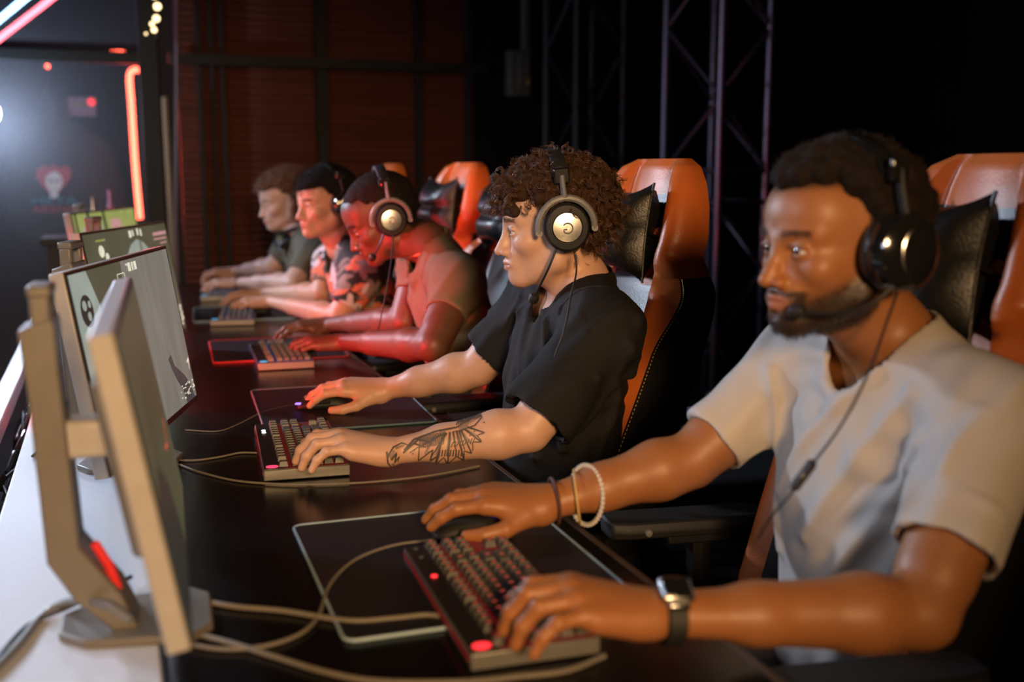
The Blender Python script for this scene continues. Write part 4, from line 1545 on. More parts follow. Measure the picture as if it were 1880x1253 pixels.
    for s_ in (1, -1):
        K = Vol(np.array([kn - .22, PV[1] + s_ * .13 - .07, -.005]), np.array([kn + .16, PV[1] + s_ * .13 + .07, .14]), .007)
        a = np.array([kn + cfg.get('shin', .03), PV[1] + s_ * .13, .05])
        K.cone(a + [.03, 0, -.01], a + [-.06, 0, -.012], .036, .038, .02)
        K.cone(a + [-.06, 0, -.012], a + [-.16, 0, -.022], .038, .027, .02)
        K.cone(a + [0, 0, .05], a, .038, .040, .02)
        K.cut((a[0], a[1], .0), (0, 0, -1), .5, .1, 0)
        P4, Q4 = K.mesh(1)
        P4[:, 2] += .004
        raw_mesh('shoe', P4 + off, Q4, M_SHOE, root)
    return root, dict(V=V, off=off, tl=tl, tr=tr, fw=fw, ax=ax, lat=lat, N=N)


def largest(V, Q):
    """keep only the biggest connected piece"""
    lab = np.arange(len(V))
    e = np.concatenate([Q[:, [0, 1]], Q[:, [1, 2]], Q[:, [2, 3]]])
    for _ in range(60):
        m = np.minimum(lab[e[:, 0]], lab[e[:, 1]])
        new = lab.copy()
        np.minimum.at(new, lab[e[:, 0]], m)
        np.minimum.at(new, lab[e[:, 1]], m)
        for _k in range(6):
            new = new[new]
        if (new == lab).all():
            break
        lab = new
    keep = lab == np.bincount(lab).argmax()
    ids = np.cumsum(keep) - 1
    return V[keep], ids[Q[keep[Q].all(1)]]


def scalp_mask(L, cfg):
    x, y, z = L[:, 0], L[:, 1], L[:, 2]
    hl = cfg.get('hairline', .066)
    front = np.where(x > .03, hl, hl - (.03 - x) * 1.0)
    front = np.where(x < -.02, np.maximum(hl - .05 - (-.02 - x) * 2.4, -.062), front)
    side = np.where((np.abs(y) > .055) & (x > .0), .028 + .9 * (x - .0), -9)
    lim = np.maximum(front, side)
    lim = np.where(x > .03, hl + .10 * np.abs(y), lim)
    return 1 / (1 + np.exp(-np.clip((z - lim) / .003, -30, 30)))


def beard_mask(L):
    x, y, z = L[:, 0], L[:, 1], L[:, 2]
    ay = np.abs(y)
    jaw = 1 / (1 + np.exp(-np.clip(((-.062 - np.clip((.075 - x), 0, .2) * -.50) - z) / .004, -30, 30)))
    chin = (x > .055) * 1 / (1 + np.exp(-np.clip((-.080 - z) / .003, -30, 30)))
    corner = (x > .07) * np.exp(-((ay - .032) / .008) ** 2) * (z < -.052) * (z > -.10)
    must = (x > .088) * np.exp(-((z + .0535 + ay * .12) / .0042) ** 2) * (ay < .034)
    side = (x < .012) * (x > -.02) * (ay > .05) * (z < .04) * (z > -.07) * .7
    m = np.maximum.reduce([jaw * (x < .078) * (x > -.035), chin, corner, must, side])
    lipz = ((y / .027) ** 2 + ((z + .0668) / .0105) ** 2) < 1.0
    m = np.where(lipz & (x > .085), 0, m)
    sg = lambda v: 1 / (1 + np.exp(-np.clip(v, -30, 30)))
    return m * sg((z + .121 - .35 * np.clip(.05 - x, 0, .1)) / .004) * sg((x + .012) / .006)


def fib(n):
    i = np.arange(n) + .5
    ph = np.arccos(1 - 2 * i / n)
    th = math.pi * (1 + 5 ** .5) * i
    return np.stack([np.cos(th) * np.sin(ph), np.sin(th) * np.sin(ph), np.cos(ph)], 1)


def make_hair(cfg, root, off, c, R, P, nr, L, near, rng_):
    st = cfg['style']
    hair_c = np.array(cfg['hair'])
    hm = cfg['hairmat']
    if st.get('cap', True):
        H = Vol(c - .19, c + .19, st.get('ch', .004))
        F = fib(st.get('nblob', 420))
        cp = np.array([-.014, 0, .033]) + F * np.array([.099, .0765, .084])
        cp2 = np.array([.052, 0, .045]) + F * np.array([.042, .058, .045])
        cand = np.concatenate([cp, cp2[(cp2[:, 0] > .06) & (cp2[:, 2] > .064)] - [.010, 0, .004]])
        m = scalp_mask(cand, cfg) > .6
        if st.get('fringe'):
            m = scalp_mask(cand - np.array([0, 0, 0]), dict(cfg, hairline=cfg.get('hairline', .066) - .004)) > .5
        cand = cand[m]
        n_ = norm_rows(cand - np.array([-.01, 0, .0]))
        for p, d in zip(cand, n_):
            o = st['off'] * (1 + st.get('topboost', 0) * max(d[2], 0) + st.get('frontboost', 0) * max(d[0], 0)) * rng_.uniform(1 - st.get('rnd', .3), 1 + st.get('rnd', .3))
            if p[2] < 0:
                o *= st.get('nape', .5)
            r = st['blob'] * rng_.uniform(.85, 1.15)
            H.cone(c + R @ (p - d * .004), c + R @ (p + d * o), r * 1.05, r, st.get('k', .010))
        if st.get('extra'):
            for p, r in st['extra']:
                H.ell(c + R @ np.array(p), (r, r, r), None, .012)
        P5, Q5 = H.mesh(1)
        n5 = vnormals(P5, Q5)
        capo = raw_mesh('hair', P5 + off, Q5, M_HAIRBASE if st.get('matte', True) else hm, root, np.tile(hair_c, (len(P5), 1)))
        src, nsrc = P5, n5
        Ls = (src - c) @ R
        ok = scalp_mask(Ls, dict(cfg, hairline=cfg.get('hairline', .066) - .012)) > .5
    else:
        src, nsrc, Ls = P, nr, L
        ok = near & (scalp_mask(L, cfg) > .5)
    idx = np.nonzero(ok)[0]
    if st['n']:
        pick = rng_.choice(idx, st['n'] // st.get('clump', 1)).repeat(st.get('clump', 1))
        D = nsrc[pick] * st.get('lift', .6) + (R @ np.asarray(st.get('comb', (0, 0, 0)), float))[None, :] + st.get('swirl', 0) * rng_.normal(0, 1, (st['n'] // st.get('clump', 1), 3)).repeat(st.get('clump', 1), 0)
        Vs, Qs = strands('hair', src[pick] - nsrc[pick] * .004, D, np.full(st['n'], st['len']), hm, root, rng_, st.get('seg', 9), st.get('rad', .0006), st.get('curl', 0), st.get('freq', 2), st.get('grav', (0, 0, -.2)), clump=st.get('clump', 1))
        raw_mesh('hair_strands', Vs + off, Qs, hm, root)
    if cfg.get('beard'):
        bm = beard_mask(L) * near
        idx = np.nonzero(bm > .55)[0]
        pick = rng_.choice(idx, 2600)
        Vs, Qs = strands('beard', P[pick] - nr[pick] * .001, nr[pick] * .5 + R @ np.array([.1, 0, -.7]), np.full(2600, .0055), hm, root, rng_, 4, .00035, .0008, 1.0)
        raw_mesh('beard', Vs + off, Qs, hm, root)
    x, y, z = L.T
    bi = np.nonzero(near & (np.abs(z - .0200 - .003 * np.cos((np.abs(y) - .032) * 60)) < .0042) & (np.abs(y) > .013) & (np.abs(y) < .050) & (x > .05))[0]
    if len(bi):
        for s_ in (1, -1):
            b2 = bi[y[bi] * s_ > 0]
            pick = rng_.choice(b2, 170)
            D = nr[pick] * .35 + (R @ np.array([-.3, s_ * 1.0, .15]))[None, :]
            Vs, Qs = strands('eyebrow', P[pick], D, np.full(170, .0075), hm, root, rng_, 4, .0003, 0, 1, (0, 0, -.1))
            raw_mesh('eyebrow', Vs + off, Qs, hm, root)


def norm_rows(a):
    return a / np.linalg.norm(a, axis=1)[:, None]


def ring_on(name, axis_p, axis_d, r, thick, m, parent, label=None, cat=None, up=None, seg=28, sy=1.0, bead=False, grp=None):
    d = norm(axis_d)
    u = norm(np.cross(d, [0, 0, 1.])) if up is None else norm(up)
    w = np.cross(d, u)
    pts = [np.asarray(axis_p) + r * (math.cos(a) * u + sy * math.sin(a) * w) for a in np.linspace(0, 2 * math.pi, seg, endpoint=False)]
    mb = MB()
    if bead:
        for p in pts:
            mb.lathe([(0, -thick), (thick * .8, -thick * .5), (thick * .8, thick * .5), (0, thick)], c=p, seg=8)
    else:
        pts.append(pts[0])
        mb.tube(pts, thick, 8, caps=False)
    return mb


def headset(c, R, label, style, bandz=.150, bx=-.012, mic=None, cable_pts=None, cuprot=0.0, size=1.0, cupz=-.004, cupx=-.012, cupy=.078):
    h = empty('headset', c, label=label, cat='headset')
    W = lambda p: R @ np.asarray(p, float)
    for s_ in (1, -1):
        cc = np.array((cupx, s_ * cupy, cupz))
        axl = W((0, s_, 0))
        ref = W((0, 0, 1))
        k = size
        cup = MB().lathe([(0, .0), (.034 * k, .0), (.043 * k, .004), (.046 * k, .012), (.044 * k, .020), (.040 * k, .024)], c=W(cc), axis=axl, sx=.93, ref=ref).build('ear_cushion', M_LEATHER, h)
        if style == 'disc':
            sh_ = MB().lathe([(.040 * k, .020), (.046 * k, .024), (.046 * k, .034), (.041 * k, .041), (.031 * k, .043), (.0305 * k, .040), (0, .040)], c=W(cc), axis=axl, sx=.94, ref=ref).build('ear_cup', M_BLACKM, h)
            MB().lathe([(0, .046), (.004, .0462), (.018, .0455), (.027, .0445), (.0285, .042), (.0285, .039)], c=W(cc), axis=axl, sx=1, ref=ref, seg=40).build('silver_disc', M_STEEL, sh_)
            lp = W(cc + np.array([0, s_ * .0468, -.001]))
            q = [lp + W((.0095 * math.cos(a), 0, .0095 * math.sin(a))) for a in np.linspace(.7, 5.6, 12)]
            q += [lp + W((.0095 * math.cos(5.6), 0, -.002)), lp + W((.001, 0, -.002))]
            MB().tube(q, .0014, 5).build('round_emblem', M_GREY, sh_)
            arc = [W(cc + np.array([.053 * k * math.cos(a), s_ * (.030 + .006 * math.sin(a)), .055 * k * math.sin(a)])) for a in np.linspace(-.12, math.pi + .12, 17)]
            MB().tube(arc, .0068, 8, flat=1.0).build('yoke', M_GREY, h)
            for a in (arc[0], arc[-1]):
                MB().tube([a - W((0, s_ * .008, 0)), a + W((0, s_ * .006, 0))], .0062, 10).build('yoke_pivot', M_GREY, h)
            st_ = [W(cc + np.array([0, s_ * .036, .054 * k])), W((bx, s_ * .108, .075)), W((bx, s_ * .104, .098))]
            MB().tube(st_, [.010, .008, .008], 8, flat=.6).build('slider', M_GREY, h)
        else:
            MB().lathe([(.038 * k, .018), (.046 * k, .022), (.047 * k, .034), (.043 * k, .046), (.030 * k, .054), (.012, .057), (0, .0575)], c=W(cc), axis=axl, sx=.92, ref=ref).build('ear_cup', M_GLOSS, h)
            arc = [W(cc + np.array([.020 * math.cos(a), s_ * .054, .030 * math.sin(a)])) for a in np.linspace(-1.2, 1.9, 10)]
            MB().tube(arc, .0022, 6).build('chrome_accent', M_STEEL, h)
            MB().tube([W(cc + np.array([0, s_ * .034, .040 * k])), W((bx, s_ * .104, .070)), W((bx, s_ * .100, .098))], .008, 8, flat=.5).build('slider', M_BLACKM, h)
    # band
    def arcp(y0, zt, a0, a1, n=25):
        return np.array([W((bx, y0 * math.cos(a), .02 + (zt - .02) * max(math.sin(a), 0) ** .80)) for a in np.linspace(a0, a1, n)])
    mb = MB()
    A = arcp(.103, bandz, .55, math.pi - .55)
    rings = []
    for i, p in enumerate(A):
        tt = abs(i / (len(A) - 1) - .5) * 2
        wd_ = .0135 + .003 * (tt > .75)
        rad = norm(p)
        rings.append(np.array([p + W((wd_ * a, 0, 0)) + rad * b for a, b in ((-1, -.004), (-1, .004), (-.6, .006), (.6, .006), (1, .004), (1, -.004), (.6, -.007), (-.6, -.007))]))
    mb.loft(rings)
    mb.build('headband', M_BLACKM if style == 'disc' else M_GLOSS, h)
    for s_ in (1, -1):
        p = W((bx, s_ * .101, .098))
        MB().box(p, (.030, .012, .03), R=R).build('band_end', M_GLOSS, h, bevel=.003)
    if mic is not None:
        pts = spline([W(q) for q in mic], 6)
        MB().tube(pts, .0026, 8).build('microphone_boom', M_BLACK, h)
        e = W(mic[-1])
        dd = norm(W(np.array(mic[-1]) - np.array(mic[-2])))
        MB().tube([e - dd * .010, e - dd * .007, e, e + dd * .008, e + dd * .012], [.004, .009, .0105, .009, .003], 12).build('microphone_foam', M_BLACKM, h)
    if cable_pts is not None:
        pts = spline([np.asarray(q) - c for q in cable_pts], 8)
        MB().tube(pts, .0018, 6).build('headset_cable', M_CABLE, h)
    return h


M_SKIN = mat('skin', (.8, .5, .4), .46, attr=True, var=.07, nscale=70, bump=.12, bscale=420, sss=.06, spec=.45)
M_HAIRBASE = mat('matte_hair', (.05, .03, .02), .85, attr=True, var=.5, nscale=160, bump=.6, bscale=300, spec=.15)
M_PUPIL = mat('pupil', (.005, .005, .005), .1)
M_IRIS = mat('brown_iris', (.07, .03, .015), .15, coat=.8)
M_IRISB = mat('grey_iris', (.10, .09, .07), .15, coat=.8)
M_EYEW = mat('eye_white', (.62, .58, .54), .2, coat=.8)
M_SHOE = mat('dark_sneaker', (.03, .03, .03), .6)
M_HAIR2 = mat('brown_hair', (.085, .040, .021), .36, nscale=60, var=.35)
M_HAIR1 = mat('black_brown_hair', (.022, .013, .009), .6, nscale=60, var=.35)
M_HAIRK = mat('black_hair', (.008, .007, .007), .33, nscale=60, var=.3)
M_HAIR5 = mat('light_brown_hair', (.15, .075, .045), .45, nscale=60, var=.35)
M_HAIR3 = mat('cropped_black_hair', (.012, .009, .008), .6, nscale=60, var=.35)
M_NAILL = mat('pale_fingernail', (.62, .38, .32), .28)
M_NAILD = mat('tan_fingernail', (.52, .30, .22), .28)
M_TBLACK = mat('black_cotton', (.0085, .0075, .007), .8, nscale=25, bump=.25, bscale=500, spec=.3)
M_TWHITE = mat('white_cotton', (.52, .475, .43), .8, nscale=25, bump=.2, bscale=450, var=.04)
M_TOLIVE = mat('olive_cotton', (.15, .115, .062), .82, nscale=25, bump=.2, bscale=450)
M_TOLIVE2 = mat('dark_olive_cotton', (.105, .085, .055), .82, nscale=25, bump=.2, bscale=450)
M_TFLORAL = mat('floral_cotton', (.5, .5, .5), .75, attr=True, nscale=40)
M_JEANS = mat('dark_denim', (.018, .02, .028), .85, nscale=120, bump=.3)
M_GREYP = mat('grey_sweatpants', (.14, .13, .12), .85, nscale=120, bump=.3)

# ---- person 2: curly haired man in black (the one in focus)
R2 = frame((-.955, .27, -.10))
cup2 = at_d(1042, 424, 2.035)
c2 = cup2 - R2 @ np.array((-.012, .118, -.004))
N2 = np.array([.885, 2.00, 1.065])
p2 = dict(label='young man with curly brown hair and a tattooed forearm, in a black t-shirt, in focus',
          skin=(.60, .35, .24), h=.0022, head_c=c2, R=R2, neck=N2, sl=(.850, 1.822, 1.002), sr=(.870, 2.185, 1.020),
          el=(.690, 1.800, .832), er=(.745, 2.262, .862), wl=on_z(716, 830, .802), wr=on_z(706, 716, .800), pelvis=(.852, 2.085, .555),
          dl=(-.94, .18, .29), dr=(-.94, .28, .12), upl=(.12, -.15, 1), upr=(.08, -.35, 1), pl=TYPING2, pr=MOUSING, girth=.98, hg=1.10,
          nails=True, nailmat=M_NAILL, hair=(.04, .02, .011), hairmat=M_HAIR2, iris=M_IRISB, seed=4, hairline=.052,
          style=dict(off=.011, blob=.0125, k=.005, rnd=.5, n=7200, clump=8, len=.032, curl=.0062, freq=1.15, rad=.00075, seg=11, lift=.7, swirl=.8, comb=(.1, 0, -.1), topboost=.25, frontboost=.8, nape=.6, nblob=360, ch=.003, grav=(0, 0, -.35),
                     extra=[((.092 - abs(yy) * .35, yy, .039 + .006 * math.sin(yy * 200)), .013) for yy in (-.05, -.034, -.018, 0, .016, .032, .048)]),
          trousers=M_JEANS,
          shirt=dict(mat=M_TBLACK, tl=(.90, .076), tr=(.80, .062), h=.0038, loose=.001, ripple=.0024, neck=(.066, .05),
                     folds=[((.86, 1.77, .99), (.80, 1.78, .82), .010, .010), ((.89, 1.80, .96), (.84, 1.76, .80), .010, .011), ((.90, 1.84, .92), (.80, 1.80, .86), .009, .009), ((.92, 1.88, .88), (.86, 1.86, .66), .013, .010), ((.80, 1.95, 1.00), (.80, 1.90, .76), .010, .012), ((.79, 2.02, 1.00), (.79, 1.97, .74), .009, .011), ((.80, 2.10, 1.0), (.80, 2.05, .74), .010, .012),
                            ((.86, 1.79, .98), (.82, 1.98, .84), .011, .012), ((.84, 1.80, .93), (.82, 1.98, .74), .012, .012), ((.86, 1.76, .90), (.90, 1.88, .70), .012, .010),
                            ((.88, 1.78, 1.02), (.80, 1.90, .98), .010, .009), ((.84, 2.14, 1.02), (.79, 2.22, .93), .009, .010), ((.85, 2.18, 1.04), (.78, 2.25, .98), .008, .009), ((.80, 1.76, .93), (.76, 1.84, .86), .009, .007)]))
per2, i2 = make_person(p2)

# ---- person 1: bearded man in white (nearest)
R1 = frame((-1, -.02, -.05))
c1 = at_d(1436, 459, 1.40) - R1 @ np.array((.090, .004, .0))
p1 = dict(label='bearded man in a white t-shirt with a boom microphone, nearest at the right',
          skin=(.33, .130, .045), h=.0026, head_c=c1, R=R1, neck=(1.000, 1.215, 1.070), sl=(1.020, 1.040, .990), sr=(.985, 1.395, 1.005),
          el=(.850, .955, .795), er=(.800, 1.405, .865), wl=on_z(1195, 1128, .814), wr=on_z(1003, 925, .812), pelvis=(1.00, 1.22, .555),
          dl=(-.93, .20, .29), dr=(-.93, .30, .14), upl=(.16, -.20, 1), upr=(.12, -.30, 1), pl=TYPING3, pr=MOUSING, girth=1.0, hg=1.12, hs=1.0, wide=1.03, nose=1.15,
          nails=True, nailmat=M_NAILD, hair=(.013, .008, .006), hairmat=M_HAIR1, seed=7, beard=True, lip=(.36, .13, .10), hairline=.074,
          style=dict(off=.010, blob=.012, k=.006, rnd=.3, n=7000, len=.010, curl=.0018, freq=1.6, rad=.0004, seg=6, lift=1, swirl=.6, topboost=.4, frontboost=.9, nape=.15, nblob=420, ch=.0035, grav=(0, 0, 0)),
          trousers=M_GREYP,
          shirt=dict(mat=M_TWHITE, tl=(.70, .062), tr=(.80, .052), h=.0042, loose=.004, ripple=.0022, neck=(.068, .05),
                     folds=[((.93, 1.10, 1.02), (.90, 1.22, .80), .013, .010), ((.95, 1.06, .96), (.90, 1.20, .72), .014, .011), ((.92, 1.16, 1.04), (.90, 1.30, .84), .011, .009), ((.93, 1.04, .90), (.92, 1.16, .66), .014, .010),
                            ((.91, 1.36, 1.0), (.90, 1.30, .75), .012, .008), ((.99, 1.02, .95), (.93, .98, .90), .010, .007), ((.97, 1.01, 1.0), (.90, .99, .95), .010, .007)]))
per1, i1 = make_person(p1)

# ---- person 3: leaning man
R3 = frame((-.88, .10, -.50))
c3 = at_d(718, 401, 2.96) - R3 @ np.array((-.012, .118, -.004))
p3 = dict(label='dark skinned man in an olive t-shirt leaning forward, face lit red, silver headphone disc',
          skin=(.125, .055, .030), h=.0034, head_c=c3, R=R3, neck=at_d(790, 448, 3.04), sl=at_d(842, 520, 2.90), sr=at_d(778, 478, 3.24),
          el=at_d(795, 635, 2.78), er=at_d(742, 590, 3.18), wl=on_z(628, 628, .80), wr=on_z(604, 596, .80), pelvis=(.985, 3.00, .555),
          dl=(-.98, .14, .06), dr=(-.98, .02, .04), upl=(.1, -.15, 1), upr=(.08, -.3, 1), pl=TYPING, pr=MOUSING, girth=1.0, wide=1.0, nose=1.2,
          nails=False, hair=(.012, .009, .008), hairmat=M_HAIR3, seed=9, lip=(.12, .045, .04), hairline=.070,
          style=dict(off=.002, blob=.0070, k=.008, rnd=.3, n=9000, len=.0045, curl=.0008, freq=1.5, rad=.0005, seg=4, lift=1, swirl=.4, nape=1.0, nblob=700, ch=.0035, grav=(0, 0, 0)),
          trousers=M_JEANS,
          shirt=dict(mat=M_TOLIVE, tl=(.52, .052), tr=(.55, .052), h=.0045, loose=.002, ripple=.0020, neck=(.066, .04),
                     folds=[((.80, 2.84, 1.00), (.86, 2.92, .78), .012, .008), ((.82, 2.80, .98), (.90, 2.90, .76), .012, .008), ((.80, 2.92, 1.0), (.84, 3.02, .78), .012, .008)]))
per3, i3 = make_person(p3)


# ---- person 4: floral shirt
def floral(Pw, q):
    rngf = np.random.default_rng(12)
    cen_ = rngf.uniform((-.25, -.30, .0), (.3, .30, .60), (900, 3))
    col = rngf.integers(0, 4, 900)
    t = np.tile(np.array([.012, .011, .012]), (len(Pw), 1))
    pal = np.array([[.55, .50, .52], [.62, .16, .08], [.20, .17, .14], [.012, .011, .012]])
    for c_, k in zip(cen_, col):
        d = q - c_
        r = np.linalg.norm(d, axis=1)
        sel = r < .07
        if not sel.any():
            continue
        a = np.arctan2(d[sel, 2], d[sel, 1] + d[sel, 0])
        edge = .038 * (1 + .35 * np.cos(5 * a + c_[0] * 9))
        idx = np.nonzero(sel)[0][r[sel] < edge]
        t[idx] = pal[k]
    return t


R4 = frame((-.93, -.30, -.10))
c4 = at_d(561, 379, 3.80) - R4 @ np.array((.088, .016, .0))
p4 = dict(label='man with straight black hair in a floral shirt and black headphones',
          skin=(.50, .26, .17), h=.0036, head_c=c4, R=R4, neck=at_d(630, 450, 3.90), sl=at_d(668, 503, 3.74), sr=at_d(612, 480, 4.10),
          el=at_d(622, 583, 3.70), er=at_d(590, 540, 4.05), wl=on_z(497, 553, .805), wr=on_z(486, 538, .80), pelvis=(1.01, 3.84, .555),
          dl=(-.98, .10, .02), dr=(-.98, .02, .04), upl=(.1, -.1, 1), upr=(.08, -.3, 1), pl=TYPING, pr=MOUSING, girth=.95, wide=1.0,
          hair=(.008, .007, .007), hairmat=M_HAIRK, seed=10, hairline=.058,
          style=dict(off=.005, blob=.011, k=.016, rnd=.15, n=3000, len=.026, curl=0, freq=1, rad=.0006, seg=6, lift=.35, comb=(.5, 0, -.1), topboost=.5, nape=.3, nblob=420, ch=.004, grav=(0, 0, -.3)),
          trousers=M_JEANS,
          shirt=dict(name='floral_shirt', mat=M_TFLORAL, pattern=floral, tl=(.78, .056), tr=(.75, .052), h=.0042, loose=.006, ripple=.0015, neck=(.066, .07), folds=[]))
per4, i4 = make_person(p4)

# ---- person 5: farthest
R5 = frame((-.97, -.10, -.22))
c5 = at_d(486, 378, 4.62) - R5 @ np.array((.088, .006, .0))
p5 = dict(label='farthest man with short wavy light brown hair in an olive t-shirt, headphones round his neck',
          skin=(.52, .31, .25), h=.0040, head_c=c5, R=R5, neck=at_d(548, 432, 4.68), sl=at_d(578, 462, 4.52), sr=at_d(535, 455, 4.86),
          el=at_d(538, 520, 4.42), er=at_d(500, 490, 4.85), wl=on_z(438, 519, .81), wr=on_z(432, 499, .82), pelvis=(.98, 4.72, .555),
          dl=(-.98, .14, .04), dr=(-.98, .02, .04), upl=(.1, -.1, 1), upr=(.08, -.3, 1), pl=TYPING, pr=TYPING, girth=.95, wide=1.0,
          hair=(.10, .05, .03), hairmat=M_HAIR5, seed=11, hairline=.062,
          style=dict(off=.010, blob=.012, k=.010, rnd=.35, n=2500, len=.024, curl=.004, freq=1.2, rad=.0007, seg=7, lift=.8, comb=(.2, 0, .1), swirl=.3, topboost=.5, frontboost=.6, nape=.15, nblob=300, ch=.004, grav=(0, 0, -.1)),
          trousers=M_JEANS,
          shirt=dict(mat=M_TOLIVE2, tl=(.75, .052), tr=(.75, .050), h=.005, loose=.004, ripple=.0015, neck=(.064, .04), folds=[]))
per5, i5 = make_person(p5)

# ---- headsets
headset(c2, R2, 'grey yoked headset with a brushed silver disc worn by the curly haired man', 'disc', bandz=.146, cupz=.002,
        mic=[(.012, .112, -.036), (.030, .108, -.072), (.048, .092, -.105), (.060, .080, -.128)],
        cable_pts=[at_d(1056, 468, 2.03), at_d(1058, 500, 2.02), at_d(1048, 545, 1.98), at_d(1040, 590, 1.93), at_d(1030, 625, 1.92), at_d(1018, 655, 1.93)])
headset(c1, R1, 'glossy black headset with a bent microphone boom worn by the bearded man', 'plain', bandz=.139, size=1.08,
        mic=[(.010, .122, -.040), (.035, .112, -.062), (.070, .080, -.076), (.096, .046, -.074)],
        cable_pts=[at_d(1648, 535, 1.36), at_d(1625, 600, 1.33), at_d(1592, 690, 1.28), at_d(1545, 780, 1.27), at_d(1490, 855, 1.28), at_d(1450, 910, 1.28), at_d(1415, 950, 1.30), at_d(1392, 990, 1.34)])
headset(c3, frame((-.95, .10, -.12)), 'headset with a silver disc on the leaning red lit man', 'disc', bandz=.140,
        mic=[(.012, .112, -.036), (.030, .108, -.070), (.050, .085, -.100)],
        cable_pts=[at_d(722, 430, 2.86), at_d(718, 480, 2.84), at_d(708, 540, 2.82), at_d(698, 590, 2.82), at_d(694, 606, 2.84)])
headset(c4, R4, 'black headphones on the man in the floral shirt', 'plain', bandz=.140)
# headphones round the neck of the last man
nb = empty('headphones', at_d(520, 440, 4.62), label='silver and black headphones hanging round the neck of the farthest man', cat='headphones')
for q, dx in ((np.array([0, 0, 0]), 0), (np.array([.02, .16, .0]), 1)):
    MB().lathe([(0, 0), (.038, 0), (.042, .010), (.038, .022), (.020, .028), (0, .028)], c=q, axis=(-.55, -.7, -.1)).build('ear_cup', M_GLOSS, nb)
    MB().lathe([(0, .031), (.018, .030), (.020, .026)], c=q, axis=(-.55, -.7, -.1)).build('silver_disc', M_STEEL, nb)
MB().tube(spline([(0, 0, .03), (.06, -.02, .05), (.13, .03, .06), (.13, .12, .06), (.07, .18, .05), (.02, .16, .03)], 5), .008, 8).build('headband', M_BLACKM, nb)

# ---- things worn on wrists
fa = norm(np.array(p1['wl']) - np.array(p1['el']))
wc = np.array(p1['wl']) - fa * .022
w_ = empty('wristwatch', wc, label='square black smartwatch with a silver frame on the wrist over the red keyboard', cat='watch')
upw = norm(np.array([.12, -.45, 1.]) - fa * (np.array([.12, -.45, 1.]) @ fa))
sdw = np.cross(fa, upw)
Rw = np.stack([fa, sdw, upw], 1)
mb = MB()
rings = []
for o_, rr_ in ((-.011, .0325), (-.009, .0345), (.009, .0345), (.011, .0325)):
    rings.append(np.array([fa * o_ + rr_ * (math.cos(a) * sdw * 1.06 + math.sin(a) * upw * .96) for a in np.linspace(0, 2 * math.pi, 30, endpoint=False)]))
mb.loft(rings).build('strap', M_BLACKM, w_)
cs = MB().box(upw * .036, (.036, .033, .009), R=Rw).build('case', M_STEEL, w_, bevel=.003)
MB().box(upw * .0412, (.031, .028, .002), R=Rw).build('glass_face', M_GLOSS, w_, bevel=.0008)
for s_ in (1, -1):
    MB().box(upw * .031 + sdw * s_ * .019, (.024, .008, .008), R=Rw @ _rot_axis((1, 0, 0), 0)).build('lug', M_STEEL, w_, bevel=.002)
fa = norm(np.array(p1['wr']) - np.array(p1['er']))
wr1 = np.array(p1['wr'])
tag(ring_on('bracelet', (0, 0, 0), fa + [0, 0, .15], .0335, .0028, None, None).build('bracelet', mat('brown_cord', (.08, .03, .02), .7), loc=wr1 - fa * .012), 'thin brown cord bracelet nearest to the mouse hand', 'bracelet')
tag(ring_on('bracelet', (0, 0, 0), fa + [0, .25, .1], .0405, .0018, None, None).build('bracelet', mat('gold_chain', (.8, .55, .22), .4, .4), loc=wr1 - fa * .048 + [0, 0, -.004]), 'fine gold chain bracelet between the cord and the silver one', 'bracelet')
tag(ring_on('bracelet', (0, 0, 0), fa + [0, -.3, .35], .0440, .0042, None, None, bead=True, seg=40).build('bracelet', mat('silver_beads', (.72, .70, .66), .3, .25), loc=wr1 - fa * .062 + [0, 0, -.005]), 'chunky silver bead bracelet on the mouse arm of the bearded man', 'bracelet')
fa = norm(np.array(p5['wl']) - np.array(p5['el']))
tag(ring_on('wristwatch', (0, 0, 0), fa, .031, .0055, None, None).build('wristwatch', M_STEEL, loc=np.array(p5['wl']) - fa * .02), 'silver watch on the wrist of the farthest man', 'watch')
fa = norm(np.array(i3['ax']))
tag(ring_on('necklace', (0, 0, 0), fa + np.array([-.45, 0, .2]), .068, .0018, None, None, sy=1.1).build('necklace', mat('gold_necklace', (.8, .5, .2), .3, 1.0), loc=np.array(p3['neck']) + [-.01, 0, .005]), 'thin gold necklace on the leaning man', 'necklace')
# inline control on the cable of the bearded man
q = at_d(1474, 874, 1.272)
ic = empty('cable_remote', q, label='small black inline control on the headset cable over the white t-shirt', cat='cable control')
dd = norm(at_d(1455, 900, 1.28) - at_d(1492, 850, 1.275))
MB().tube([-dd * .022, -dd * .018, dd * .016, dd * .021], [.004, .0085, .0085, .004], 12, flat=.7).build('housing', M_BLACKM, ic)
MB().lathe([(0, 0), (.003, 0), (.0028, .0015), (0, .002)], c=(-.004, -.005, .002), axis=(-.5, -.8, 0)).build('button', M_GREY, ic)


